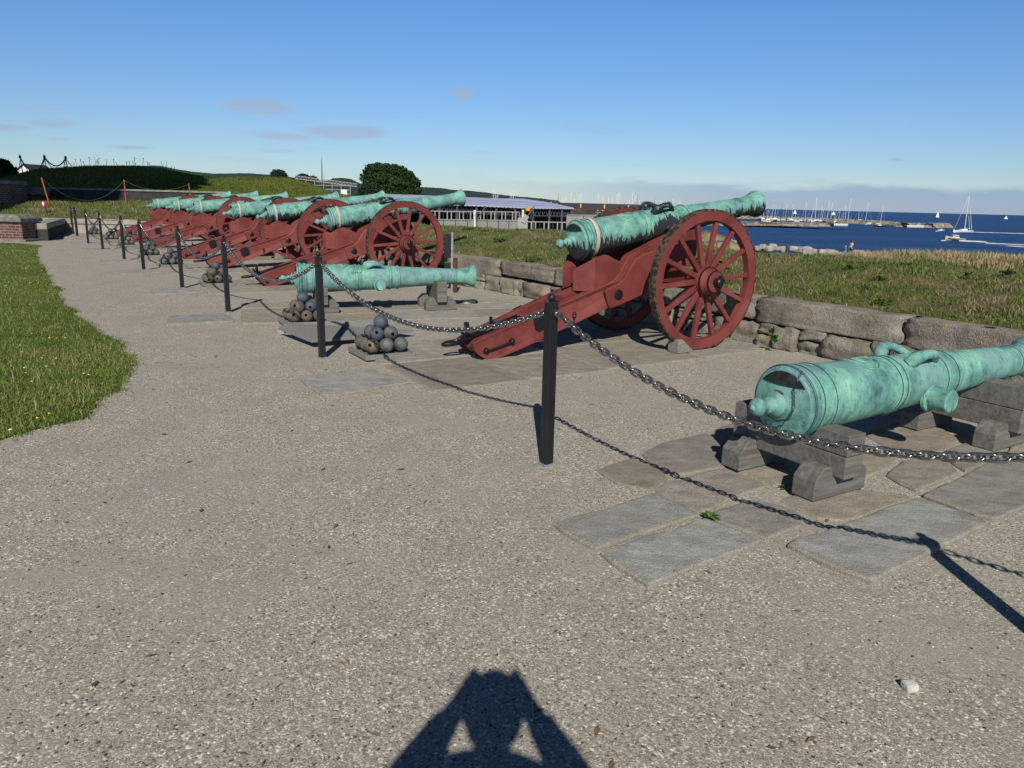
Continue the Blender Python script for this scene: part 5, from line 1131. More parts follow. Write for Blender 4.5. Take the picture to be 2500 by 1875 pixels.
# ------------------------------------------------------------------ wooded hills, house, mast, scaffold
HL = [(-300, 395), (0, 415), (60, 418), (300, 408), (330, 405), (400, 405), (430, 412), (470, 419), (520, 424), (560, 424), (600, 423), (650, 426), (700, 430), (740, 438), (800, 442), (815, 436), (835, 434), (860, 438), (880, 448), (960, 452), (1030, 457), (1070, 459), (1110, 464), (1150, 466), (1200, 472), (1250, 479), (1290, 482), (1330, 486), (1362, 490), (1372, 497), (1400, 503)]
mv = []; cols = np.arange(-290, 1400, 2.5); D0 = 1500
for px in cols:
    yy = interp([(a, b, 0) for a, b in HL], px, 1)-1.6*abs(noise.noise(Vector((px*.11, 0, 0))))-1.2*abs(noise.noise(Vector((px*.37, 3, 0)))); y_ = 497+(px-1250)*-0.0 
    base = S(px, 520-(1250-px)*.02, D0-260); top = S(px, yy, D0)
    for u in (0, .35, .7, 1, 1.3): 
        q_ = S(px, 490, D0-260+260*u); w = min(1, u)**.7; z = -6+(top.z+6)*(w if u <= 1 else .8)+(7*noise.noise(Vector((q_.x*.02, u*9, 1))) if 0 < u < 1 else 0); mv.append((q_.x, q_.y, z))
fs = [(i*5+j, i*5+j+1, (i+1)*5+j+1, (i+1)*5+j) for i in range(len(cols)-1) for j in range(4)]
me = bpy.data.meshes.new('wooded_hills'); me.from_pydata(mv, [], fs); me.materials.append(M['far_woods']); o = bpy.data.objects.new('wooded_hills', me); C.objects.link(o); tag(o, 'low dark wooded hills along the skyline', kind='structure')
g = random.Random(17)
for i, (px, yy) in enumerate(((1330, 493), (1337, 494), (1345, 493), (1352, 495))):
    p = S(px, yy, 1180); root = empty('shore_house', (p.x, p.y, p.z-6)); tag(root, ['leftmost', 'second', 'third', 'rightmost'][i]+' of four tiny white houses at the end of the wooded shore', 'house', 'tiny white houses on the far shore')
    mb = MB(); mb.box((0, 0, 3), (7, 6, 6)); mb.build('walls', M['white_paint'], root); mb = MB(); mb.prism([(-4, 6), (4, 6), (0, 9)], -3.2, 3.2); mb.build('roof', M['dark_roof'], root)
c_ = S(60, 425, 85); root = empty('gabled_house', (c_.x, c_.y, c_.z-2)); tag(root, 'white gabled house with a dark roof behind the mound at far left', 'house')
mb = MB(); mb.prism([(-.9, 0), (.9, 0), (.9, 2.2), (0, 2.9), (-.9, 2.2)], 0, 4); mb.build('walls', M['white_paint'], root); mb = MB(); mb.prism([(-1.1, 2.12), (0, 2.95), (1.1, 2.12), (1.1, 2.25), (0, 3.12), (-1.1, 2.25)], -.1, 4.1); mb.build('roof', M['dark_roof'], root)
p = S(787, 440, 330); t = S(785, 390, 330); root = empty('radio_mast', p); tag(root, 'thin lattice radio mast on the skyline left of the big tree', 'mast'); hh = t.z-p.z
mb = MB()
for k in range(3): a = k*2.094; mb.cyl((.5*math.cos(a), .5*math.sin(a), -3), (.1*math.cos(a), .1*math.sin(a), hh), .11, .05, 5)
mb.build('lattice', M['mast_dark'], root); mb = MB(); mb.cyl((0, 0, hh-.1), (0, 0, hh+1.3), .06, .04, 5); mb.build('tip', M['mast_dark'], root)
# scaffold with lattice roof truss
d_ = 112; root = empty('scaffold', S(800, 480, d_)); o0 = root.location; tag(root, 'white scaffold stand with a sloping lattice roof beam, left of the big tree', 'scaffold')
def Q(px, y, dd=0): return S(px, y, d_+dd)-o0
def truss(mb, a, b, dep, n, r):
    a, b = Vector(a), Vector(b); dz = Vector((0, 0, -dep)); mb.cyl(a, b, r, seg=5); mb.cyl(a+dz, b+dz, r, seg=5)
    for k in range(n):
        p0 = a.lerp(b, k/n); p1 = a.lerp(b, (k+.5)/n)+dz; p2 = a.lerp(b, (k+1)/n); mb.cyl(p0, p1, r*.7, seg=4); mb.cyl(p1, p2, r*.7, seg=4)
mb = MB(); truss(mb, Q(721, 429), Q(872, 449), .42, 18, .05); mb.build('roof_truss', M['white_steel'], root)
mb = MB(); truss(mb, Q(721, 429, 4), Q(872, 449, 4), .42, 18, .05); mb.build('roof_truss', M['white_steel'], root)
for i, px in enumerate((726, 747, 768, 790, 811, 833, 855)):
    for dd in (0, 4):
        yt = 430+(px-721)*.135+4; mb = MB(); mb.cyl(Q(px, yt, dd), Q(px, 490, dd), .05, seg=6); mb.build('standard', M['white_steel'], root)
for y in (452, 462, 471, 480):
    for dd in (0, 4):
        if y == 452: x0, x1 = 768, 855
        else: x0, x1 = 790, 855
        mb = MB(); mb.cyl(Q(x0, y, dd), Q(x1, y+2, dd), .045, seg=5); mb.build('ledger', M['white_steel'], root)
for y in (462.5, 472):
    mb = MB(); a = Q(790, y); b = Q(855, y+1.5); mb.prism([(0, 0), (4, 0), (4, -.06), (0, -.06)], 0, 1, fn=lambda u, t_, w: tuple(a.lerp(b, t_)+Vector((0, u, w)))); mb.build('deck', M['white_steel'], root)
mb = MB(); a = Q(840, 466); mb.box((a.x, a.y-.1, a.z-.3), (.9, .05, 1.0)); mb.build('white_sheet', M['white_paint'], root)

# ------------------------------------------------------------------ building site behind the bank
def R_(px, py, d): return S(px, py, d)
# blue canopy roof
d0, d1 = 58, 66; root = empty('canopy_roof', (R_(1100, 500, d0).x, d0, -1.7)); o0 = root.location.copy(); tag(root, 'long flat canopy with a lavender-blue sheet roof behind the fence', 'canopy')
ev = [(900, 489), (960, 491), (1050, 494), (1125, 498.5), (1210, 502), (1290, 505.5), (1360, 506.5), (1400, 507.5)]
rg = [(930, 473), (985, 475), (1070, 478), (1130, 481), (1205, 484), (1275, 484.5), (1330, 492), (1398, 506.3)]
vs = []; n = len(ev)
for (a, b) in ev: vs.append(R_(a, b, d0)-o0)
for (a, b) in rg: vs.append(R_(a, b, d1)-o0)
for (a, b) in rg: q_ = R_(a, b, d1)-o0; vs.append(q_+Vector((0, 8, -(R_(1100, 480, d1).z-R_(1100, 500, d0).z))))
mb = MB(); mb.add(vs, [(i, i+1, n+i+1, n+i) for i in range(n-1)]+[(n+i, n+i+1, 2*n+i+1, 2*n+i) for i in range(n-1)]); o = mb.build('roof_sheet', M['tarp'], root, fix=False); sm = o.modifiers.new('t', 'SOLIDIFY'); sm.thickness = .12; sm.offset = -1
mb = MB()
for k in range(60): t = k/59*(n-1); i = min(n-2, int(t)); p = vs[i].lerp(vs[i+1], t-i); mb.box(tuple(p+Vector((0, -.03, -.05))), (.10, .04, .08))
mb.build('eave_trim', M['white_steel'], root)
for i in range(13):
    t = i/12*(n-1)*.985; k = min(n-2, int(t)); p = vs[k].lerp(vs[k+1], t-k); mb = MB(); mb.cyl((p.x, .2, 0), (p.x, .2, p.z), .09, seg=8); mb.build('post', M['mast_dark'], root)
    if i < 12: 
        t2 = (i+1)/12*(n-1)*.985; k2 = min(n-2, int(t2)); p2 = vs[k2].lerp(vs[k2+1], t2-k2); mb = MB(); truss(mb, Vector((p.x, .3, p.z-.15)), Vector((p2.x, .3, p2.z-.15)), .5, 4, .04); mb.build('truss', M['mast_dark'], root)
mb = MB(); mb.box((0, 9, 1.4), (24, .3, 2.9)); mb.build('back_wall', M['dark_interior'], root)
# dark flat roof hall with white truss
d2 = 84; root = empty('open_hall', (R_(1460, 500, d2).x, d2, -1.7)); o0 = root.location.copy(); tag(root, 'dark flat-roofed open hall with a white lattice girder behind the fence', 'hall')
a, b = R_(1395, 500, d2)-o0, R_(1562, 503.5, d2)-o0; x0, x1 = (R_(1330, 500, d2)-o0).x, b.x
mb = MB(); mb.box(((x0+x1)/2, 4, a.z-.1), (x1-x0, 8.4, .62)); mb.build('roof', M['dark_roof'], root)
mb = MB(); mb.box(((x0+x1)/2, -.25, a.z-.42), (x1-x0+.3, .12, .1)); mb.build('eave_trim', M['rust'], root)
mb = MB(); truss(mb, (x0, -.1, a.z-.75), (x1, -.1, a.z-.75), .38, 34, .045); truss(mb, (x0, 7, a.z-.75), (x1, 7, a.z-.75), .38, 34, .045); mb.build('girder', M['white_steel'], root)
for i in range(9):
    x = x0+(x1-x0)*i/8; mb = MB(); mb.cyl((x, 0, 0), (x, 0, a.z-.7), .07, seg=7); mb.build('post', M['white_steel'], root)
    if i % 2: mb = MB(); mb.box((x, -.35, a.z-.1), (.14, .1, .42)); mb.build('bracket', M['yellow_paint'], root)
mb = MB(); mb.box(((x0+x1)/2, 7.6, 1.3), (x1-x0, .2, 2.5)); mb.build('back_wall', M['dark_interior'], root)
# orange machines under the canopy
def container(px0, px1, y0, y1, d, mat, lab, cat):
    a, b = R_(px0, y0, d), R_(px1, y1, d); root = empty(cat.replace(' ', '_'), ((a.x+b.x)/2, d, -1.7)); tag(root, lab, cat); w = abs(b.x-a.x); z0, z1 = b.z+1.7, a.z+1.7
    mb = MB(); mb.box((0, 0, (z0+z1)/2), (w, 1.6, z1-z0), tap=.9); mb.build('body', M[mat], root, bevel=.05)
    mb = MB(); mb.cyl((-w*.4, -.7, z0), (w*.35, -.7, z1+.05), .05, seg=6); mb.cyl((w*.35, -.7, z1+.05), (w*.5, -.7, z0+.2), .05, seg=6); mb.build('boom', M['yellow_paint'], root)
    for s_ in (-.35, .35): mb = MB(); mb.cyl((w*s_, -.85, z0-.25), (w*s_, .85, z0-.25), .3, seg=16); mb.build('wheel', M['black_paint'], root, smooth=True)
    return root
container(1240, 1276, 505, 513, 64, 'orange_paint', 'wide orange building machine under the canopy', 'work machine'); container(1283, 1294, 506, 516, 56, 'orange_paint', 'small orange building machine beside the fence gap', 'work machine')
# fence panels with grey netting
def panel(px0, px1, yt, d, lab, low=-1.7, band=True):
    a, b = R_(px0, yt[0], d), R_(px1, yt[1], d); root = empty('site_fence', (a.x, d, low)); tag(root, lab, 'fence panel', 'netted site fence panels'); w = b.x-a.x; h0, h1 = a.z-low, b.z-low
    def fr(u, z0=0, z1=None): h_ = h0+(h1-h0)*u; return (w*u, 0, h_ if z1 is None else z1)
    mb = MB(); mb.add([(0, .03, 0), (w, .03, 0), (w, .03, h1-(.45 if band else .05)), (0, .03, h0-(.45 if band else .05))], [(0, 1, 2, 3)]); mb.build('netting', M['site_netting'], root, fix=False)
    mb = MB(); r = .02; mb.cyl((0, 0, 0), (0, 0, h0), r, seg=6); mb.cyl((w, 0, 0), (w, 0, h1), r, seg=6); mb.cyl((0, 0, h0), (w, 0, h1), r*1.3, seg=6); mb.cyl((0, 0, .1), (w, 0, .1), r, seg=6)
    if band:
        mb.cyl((0, 0, h0-.42), (w, 0, h1-.42), r*1.3, seg=6); k = 3
        for i in range(1, k): mb.cyl((w*i/k, 0, h0-.42), (w*i/k, 0, h0+(h1-h0)*i/k), r*1.6, seg=6)
        mb.cyl((w*.5, 0, .1), (w*.5, 0, h0-.42), r*.8, seg=6)
    mb.build('frame', M['white_steel'], root)
e = [1052, 1082, 1112, 1141, 1165, 1190, 1217, 1243, 1268]
wd = ['leftmost', 'second', 'third', 'fourth', 'fifth', 'sixth', 'seventh', 'rightmost']
for i in range(8): y = 515.5+(e[i]-1052)*.012; y2 = 515.5+(e[i+1]-1052)*.012; panel(e[i], e[i+1], (y, y2), 39, '%s tall netted fence panel with an open strip along its top' % wd[i])
e = [1287, 1318, 1350, 1384]
for i in range(3): panel(e[i], e[i+1], (541.5+i*.6, 542.1+i*.6), 36, '%s low netted fence panel right of the gap in the fence' % ['left', 'middle', 'right'][i])
e = [1384, 1425, 1467, 1510, 1553]
for i in range(4): panel(e[i], e[i+1], (525+i*.6, 525.6+i*.6), 41, '%s plain netted fence panel in front of the dark hall' % ['first', 'second', 'third', 'fourth'][i], band=False)
for (px, yt, yb, lean, lab) in ((1161, 513, 560, .25, 'pale timber prop leaning against the fence, left one'), (1278, 512, 562, -.5, 'white post at the gap where the fence netting hangs torn')):
    a = R_(px, yb, 37.5); t = R_(px-3, yt, 37.5); root = empty('fence_prop', (a.x, a.y, -1.7)); tag(root, lab, 'prop'); h_ = t.z+1.7; mb = MB(); mb.cyl((0, 0, 0), (-.05, 0, h_), .06, seg=7); mb.build('upright', M['white_paint'], root); mb = MB(); mb.cyl((-.05, 0, h_), (-.05-lean*-1.6, -.2, .3), .035, seg=6); mb.cyl((.0, 0, h_*.8), (.5, -.15, h_+.2), .03, seg=5); mb.build('brace', M['grey_wood'], root)
a = R_(1276, 552, 37.2); mb = MB(); mb.box((0, 0, 0), (.5, .05, .8)); mb.box((.1, -.05, .35), (.25, .06, .4), rot=Matrix.Rotation(.5, 3, 'Y')); o = mb.build('white_sheet', M['white_steel']); o.location = a; tag(o, 'white plastic sheet hanging at the fence gap', 'sheet')
# knoll with a rail seen through the near wheel
mb = MB(); vs = []
cs = [S(px, y, 62) for px, y in ((1660, 600), (1690, 582), (1712, 566), (1722, 562), (1745, 568), (1770, 577), (1800, 594), (1830, 612))]
for c_ in cs: vs += [(c_.x, c_.y-7, -4), (c_.x, c_.y-2, c_.z-.5), (c_.x, c_.y, c_.z), (c_.x+1, c_.y+4, -5)]
mb.add(vs, [(i*4+j, i*4+j+1, i*4+j+5, i*4+j+4) for i in range(len(cs)-1) for j in range(3)]); tag(mb.build('knoll', M['dry_grass'], smooth=True, ang=90), 'yellow grassy knoll by the shore seen through the near wheel', kind='structure')
a, b = S(1716, 591, 55), S(1785, 586, 55); mb = MB(); mb.cyl(a, b, .09, seg=6)
for t in (0.05, .5, .95): q_ = a.lerp(b, t); mb.cyl(q_, q_-Vector((0, 0, 1.6)), .07, seg=6)
tag(mb.build('rail', M['grey_wood'], fix=False), 'dark wooden rail below the knoll seen through the near wheel', 'rail')

# ------------------------------------------------------------------ shore rocks, breakwaters, marina, boats
ORDB = 'first second third fourth fifth sixth seventh eighth ninth tenth eleventh twelfth thirteenth fourteenth fifteenth sixteenth seventeenth eighteenth'.split()
g = random.Random(31); mb = MB(); k = 0
def shore_rock(px, y, d, r, lab=None):
    global k
    p = S(px, y, d); m_ = MB(); rock(m_, Vector((0, 0, 0)), (r*g.uniform(.8, 1.5), r, r*g.uniform(.55, .9)), Vector((math.cos(k), math.sin(k), 0)), k+900, 5, 1.3); o = build_rock(m_, 'boulder', M['shore_rock'], None); o.location = p; k += 1; return o
BR_ = []
for i, px in enumerate((1850, 1862, 1873, 1886, 1899, 1911, 1937, 1952, 1968, 1984, 1999, 2006, 2021, 2034, 2050, 2092, 2112, 2130)):
    y = [603, 599, 604, 601, 604, 606, 604, 607, 610, 613, 615, 612, 617, 616, 618, 618, 619, 619][i]; o = shore_rock(px, y+3, 86+g.uniform(-2, 2), g.uniform(.3, .62))
    tag(o, 'pale shore boulder, %s from the left in the row showing over the bank' % ORDB[i], 'boulder', 'boulders along the shore')
for i in range(9):
    o = shore_rock(1712+i*14, g.uniform(592, 606), 84+g.uniform(-3, 6), g.uniform(.35, .8)); tag(o, 'pale boulder, %s from the left of those seen through the near wheel' % ORDB[i], 'boulder', 'boulders by the shore behind the wheel')
def water_d(y, px=2100): hz = 498+.0245*(px-1250); return (EYE-ZS)*FPX/((y-hz))/1.03
def breakwater(name, pts, hw, hgt, lab, mat='harbour_rock', rough_=.5, crestf=.35):
    "pts: (px, y of the waterline); an irregular rubble ridge"
    P = [S(px, y, 1) for px, y in pts]; Q_ = []
    for px, y in pts: v = _f+CX*((px-1250)/FPX)-CU*((y-937.5)/FPX); Q_.append(Vector((0, 0, EYE))+v*((ZS-EYE)/v.z))
    vs = []; n = 0; gg = random.Random(len(pts)); secs = [(-1, -1.5), (-.85, 0), (-.55, .5), (-crestf, .92), (0, 1), (crestf, .95), (.8, .4), (1, -1.5)]
    for a, b in zip(Q_, Q_[1:]):
        L = (b-a).length; m_ = max(2, int(L/1.1)); t = (b-a).normalized(); nn = Vector((-t.y, t.x, 0))
        if nn.y < 0: nn = -nn
        for i in range(m_+(1 if b is Q_[-1] else 0)):
            c = a.lerp(b, i/m_)
            for u, w in secs:
                jj = rough_*(1 if -1 < u < 1 else .3); vs.append(tuple(c+nn*(hw*(1+u)+gg.uniform(-jj, jj))+Vector((0, 0, w*hgt+gg.uniform(-.5, .5)*jj if w > 0 else w)))+())
            n += 1
    k_ = len(secs); mb = MB(); mb.add(vs, [(i*k_+j, i*k_+j+1, (i+1)*k_+j+1, (i+1)*k_+j) for i in range(n-1) for j in range(k_-1)]); o = mb.build(name, M[mat]); tag(o, lab, 'breakwater'); return o
breakwater('outer_breakwater', [(1790, 533), (1900, 537), (1990, 541), (2080, 546), (2160, 550), (2230, 555), (2290, 557), (2332, 556)], 5, 2.6, 'long rubble breakwater running right to a rounded end', rough_=.7)
breakwater('harbour_mole', [(1600, 552), (1700, 551.5), (1800, 551), (1850, 551), (1930, 552), (1990, 553), (2032, 553.5)], 6, 1.9, 'low grey quay with stones along the water, left of the white jetty', rough_=.5, crestf=.6)
breakwater('harbour_mole', [(1250, 540), (1450, 542), (1600, 543)], 10, 2.2, 'inner harbour ground hidden behind the canopies', mat='quay', rough_=.2)
def WP(px, y):
    v = _f+CX*((px-1250)/FPX)-CU*((y-937.5)/FPX); return Vector((0, 0, EYE))+v*((ZS-EYE)/v.z)
def hull(mb, L, w, h, bow=1):
    n = 11; vs = []; fs = []
    for i in range(n):
        t = i/(n-1); b = w/2*(math.sin(math.pi*min(1, .22+t*.78)) if t > .3 else (.72+.28*t/.3)); b = max(.02, b*(1 if t < .98 else .1)); sh = h*(1+.25*t*t); x = (t-.5)*L*bow
        vs += [(x, -b, sh), (x, -b*.75, h*.25), (x*.97, 0, -.25), (x, b*.75, h*.25), (x, b, sh)]
    for i in range(n-1): fs += [(i*5+j, i*5+j+1, (i+1)*5+j+1, (i+1)*5+j) for j in range(5-1)]+[(i*5+4, i*5, (i+1)*5, (i+1)*5+4)]
    fs += [(0, 1, 2, 3, 4), tuple(range((n-1)*5, n*5))[::-1]]; return mb.add(vs, fs)
def nth(t): cnt[t] = cnt.get(t, 0)+1; return t % ORD[cnt[t]-1]
def sailboat(p, L, mast, lab, group=None, tilt=0, dark=False, rot=0, hullm='boat_white', mx=0):
    root = empty('sailboat', p, rot); tag(root, lab, 'sailboat', group); mb = MB(); hull(mb, L, L*.3, L*.11); mb.build('hull', M[hullm], root, smooth=True, ang=40)
    mb = MB(); mb.box((-L*.03, 0, L*.14), (L*.36, L*.16, L*.07), tap=.8); mb.build('cabin', M['boat_white'], root)
    a = Vector((mx, 0, L*.1)); t = a+Vector((math.sin(tilt)*mast, 0, math.cos(tilt)*mast)); mr = max(.10, mast*.009); mb = MB(); mb.cyl(a, t, mr, mr*.7, 6); mb.build('mast', M['mast_dark' if dark else 'mast_white'], root)
    mb = MB(); mb.cyl(a+Vector((0, 0, 1)), a+Vector((-L*.38, 0, 1.05)), mr*1.5, seg=6); mb.build('boom', M['cloth_blue' if L > 8.5 else 'mast_white'], root)
    mb = MB(); mb.cyl(t, (L*.47, 0, L*.13), .03, seg=3); mb.cyl(t, (-L*.47, 0, L*.12), .03, seg=3); mb.build('stay', M['mast_white'], root); return root
ORD = 'first second third fourth fifth sixth seventh eighth ninth tenth eleventh twelfth thirteenth fourteenth fifteenth sixteenth seventeenth eighteenth nineteenth twentieth twenty-first twenty-second twenty-third twenty-fourth twenty-fifth twenty-sixth twenty-seventh'.split()
cnt = {}
masts = [(1204, 460, 1), (1209, 468, 1), (1214, 470, 1), (1247, 471, 1), (1253, 463, 1), (1362, 472, 0), (1374, 484, 1), (1381, 480, 1), (1394, 471, 1), (1402, 485, 1), (1413, 474, 1), (1418, 472, 1), (1460, 471, 1), (1471, 480, 1), (1485, 481, 1), (1494, 481, 1), (1506, 474, 1), (1510, 468, 1), (1535, 488, 1), (1543, 468, 1), (1551, 476, 1), (1555, 474, 0), (1598, 480, 0), (1613, 487, 1), (1626, 489, 1), (1643, 485, 1), (1655, 491, 1), (1659, 488, 1), (1712, 490, 0)]
for i, (px, yt, wh) in enumerate(masts):
    d = 330+g.uniform(0, 60); p = WP(px, 538+.02*(px-1250)); p = S(px, 500, d); p.z = ZS; t = S(px, yt, d); sailboat(p, 8, t.z-ZS-.8, nth('sailboat, %s mast %%s from the left above the %s' % ('white' if wh else 'dark', 'blue canopy' if px < 1300 else 'dark hall roof' if px < 1560 else 'front gun barrel')), 'sailboats moored behind the roofs', dark=not wh)
masts = [(1863, 498, 1, 0), (1885, 498, 1, -.03), (1891, 501, 1, .02), (1902, 495, 0, .1), (1917, 497, 1, 0), (1932, 498, 1, .01), (1954, 498, 0, 0), (1965, 495, 1, .02), (1978, 507, 1, .14), (1989, 482, 1, .03), (2003, 501, 1, -.02), (2018, 488, 1, .03), (2028, 495, 1, .02), (2047, 508, 1, .03), (2058, 520, 1, 0), (2064, 501, 1, .12), (2069, 485, 1, .04), (2095, 507, 1, .03), (2112, 492, 1, .04), (1873, 512, 1, 0), (1941, 515, 1, 0), (2007, 512, 1, .02), (2036, 510, 1, .1)]
rg_ = random.Random(3); masts.sort()
for i, (px, yt, wh, tl) in enumerate(masts):
    yb = 536+rg_.uniform(-1, 6)+.012*(px-1863); p = WP(px, yb); dd = p.y; t = S(px, yt, dd); sailboat(p, rg_.uniform(7, 9), (t.z-ZS-.8), nth('%s-masted sailboat, %%s of its colour from the left behind the quay' % ('white' if wh else 'dark')), 'sailboats moored behind the quay', tilt=tl, dark=not wh, rot=rg_.uniform(-.4, .4)+(3.14 if i % 2 else 0), hullm='boat_white' if i % 4 else 'boat_dark')
def motorboat(p, L, lab, rot=0, group=None, hm='boat_white'):
    root = empty('motorboat', p, rot); tag(root, lab, 'motorboat', group); mb = MB(); hull(mb, L, L*.36, L*.14); mb.build('hull', M[hm], root, smooth=True, ang=40)
    mb = MB(); mb.box((L*.02, 0, L*.2), (L*.38, L*.24, L*.14), tap=.75); mb.build('cabin', M['boat_white'], root, bevel=.03)
    mb = MB(); mb.box((L*.04, 0, L*.22), (L*.35, L*.245, L*.045), tap=.93); mb.build('windscreen', M['mark_dark'], root); return root
for i in range(13):
    px = [1872, 1880, 1908, 1915, 1946, 1952, 1962, 1975, 1985, 1996, 2012, 2085, 2100][i]; motorboat(WP(px, 540+rg_.uniform(-2, 3)), rg_.uniform(4, 6), nth('small white motorboat, %s from the left behind the quay'), rg_.uniform(-.5, .5), 'motorboats moored behind the quay')
motorboat(WP(2122, 549), 6.5, 'white motorboat lying off the marina, left of the anchored sailboat', .3); motorboat(WP(2090, 545), 7, 'red-hulled cabin boat at the marina mouth', -.2, hm='red_hull'); motorboat(WP(2172, 551), 3, 'tiny dinghy between the anchored sailboat and the white jetty', .2, hm='boat_dark')
p = WP(2148, 553.5); t = S(2152, 500, p.y); sailboat(p, 6.5, t.z-ZS-.6, 'lone sailboat with a tall white mast anchored off the marina', tilt=.02, hullm='boat_dark')
def jetty(px0, px1, y, lab):
    a, b = WP(px0, y), WP(px1, y+.6); root = empty('floating_jetty', a); tag(root, lab, 'jetty', 'white floating jetties'); d = b-a; L = d.length; d.normalize(); ry = math.atan2(d.y, d.x); root.rotation_euler = (0, 0, ry)
    mb = MB(); mb.box((L/2, 0, 1.0), (L, 2, .75)); mb.build('deck', M['white_paint'], root); n = 9
    for i in range(n): mb = MB(); mb.box((L*(i+.5)/n, -.8, .3), (.45, .35, 1.2)); mb.build('float', M['white_paint'], root)
    mb = MB(); mb.box((-.3, 0, .6), (.5, 1.8, 1.2)); mb.build('end_fender', M['boat_dark'], root)
jetty(2033, 2067, 551.5, 'short white floating jetty at the end of the quay'); jetty(2211, 2252, 555.5, 'white floating jetty in front of the breakwater end')
for i, (px, y, lab) in enumerate(((1918, 541, 'dark harbour crane platform standing on the quay'), (1979, 545, 'dark pile of gear on the quay edge'))):
    p = WP(px, 551); p.y += 4; t = S(px, 528 if i == 0 else 538, p.y); root = empty('quay_platform', p); tag(root, lab, 'platform'); w = 4.2 if i == 0 else 3; h_ = t.z-ZS
    for s_ in (-1, 1): mb = MB(); mb.box((s_*w*.4, 0, h_*.5), (.35, .35, h_)); mb.build('leg', M['mast_dark'], root)
    mb = MB(); mb.box((0, 0, h_*.45), (w, 1.5, .8), rot=Matrix.Rotation(.3*i, 3, 'Y')); mb.box((0, 0, h_), (w*.9, 1.5, .25)); mb.build('deck', M['mast_dark'], root)
# the sailboat under way, the speedboat and their wakes
p = WP(2350, 568); t = S(2362, 477, p.y); root = sailboat(p, 9.6, (t.z-ZS-.9), 'white sailboat under way with bare masts, right of the breakwater end', tilt=.03, rot=math.pi+.12, mx=-.8)
for px in (2368, 2373):
    mb = MB(); q_ = S(px, 560, p.y)-p; tt = S(px-3, 527, p.y)-p; mb.cyl(Matrix.Rotation(-math.pi-.12, 3, 'Z') @ Vector((q_.x, 0, .9)), Matrix.Rotation(-math.pi-.12, 3, 'Z') @ Vector((tt.x, 0, tt.z)), .08, seg=5); mb.build('mizzen_mast', M['mast_white'], root)
mb = MB(); mb.box((-4.2, 0, 1.6), (.7, .8, .9)); mb.box((3.4, 0, 1.4), (1.2, .9, .7)); mb.build('deck_gear', M['boat_dark'], root)
p = WP(2330, 587); root = motorboat(p, 6.6, 'beige and dark speedboat racing left with a white wake', math.pi, hm='boat_beige'); root.rotation_euler = (0, R(-5), math.pi+.06)
mb = MB(); mb.prism([(-3.0, .35), (3.2, .55), (2.9, .18), (-3.0, .05)], -1.12, -1.05); mb.prism([(-3.0, .35), (3.2, .55), (2.9, .18), (-3.0, .05)], 1.05, 1.12); mb.build('dark_stripe', M['boat_dark'], root)
for i in range(2):
    mb = MB(); mb.ball((-.6-.9*i, .25*(1 if i else -1), 1.35), .16, 8, 6); mb.ball((-.6-.9*i, .25*(1 if i else -1), 1.02), .27, 8, 6, (1, 1, 1)); o = mb.build('person', M['cloth_dark'], smooth=True); o.matrix_world = Matrix.Translation(p) @ Matrix.Rotation(math.pi+.06, 4, 'Z'); tag(o, ['person in dark clothes at the wheel of the speedboat', 'person in dark clothes sitting behind in the speedboat'][i], 'person')
def wake(pxs, w0, w1, lab, z=.05):
    P = [WP(*q_) for q_ in pxs]; vs = []; n = len(P); sub = 10; QQ = []
    for i in range(n-1):
        for k in range(sub): QQ.append(P[i].lerp(P[i+1], k/sub))
    QQ.append(P[-1]); N_ = len(QQ)
    for i, q_ in enumerate(QQ): t = i/(N_-1); w = w0+(w1-w0)*t; w *= 1+.5*noise.noise(Vector((i*.7, 0, 0))); vs += [(q_.x, q_.y-w, ZS+.03), (q_.x, q_.y, ZS+z+.12+.15*abs(noise.noise(Vector((i*1.9, 2, 0))))), (q_.x, q_.y+w, ZS+.03)]
    mb = MB(); mb.add(vs, [(i*3+j, i*3+j+1, i*3+j+4, i*3+j+3) for i in range(N_-1) for j in range(2)]); tag(mb.build('wake', M['foam'], smooth=True, ang=80, fix=False), lab, 'wake', kind='stuff')
wake([(2340, 589), (2372, 590), (2405, 592)], .6, 1.8, 'bright foam wake just behind the speedboat', .2); wake([(2345, 590), (2400, 596), (2460, 601), (2540, 606)], .3, .5, 'thin far part of the speedboat wake'); wake([(2405, 594), (2470, 597), (2540, 600)], .25, .5, 'second thin line of the speedboat wake')
wake([(2375, 567), (2440, 569), (2540, 572)], .25, .35, 'faint wake of the white sailboat'); wake([(2297, 588), (2308, 588.5)], .3, .6, 'bow foam ahead of the speedboat', .1); wake([(2283, 565), (2300, 563.5)], .25, .5, 'foam around the tiny dinghy', .1)
motorboat(WP(2298, 562.5), 2.8, 'tiny white dinghy left of the white sailboat', 2.9)
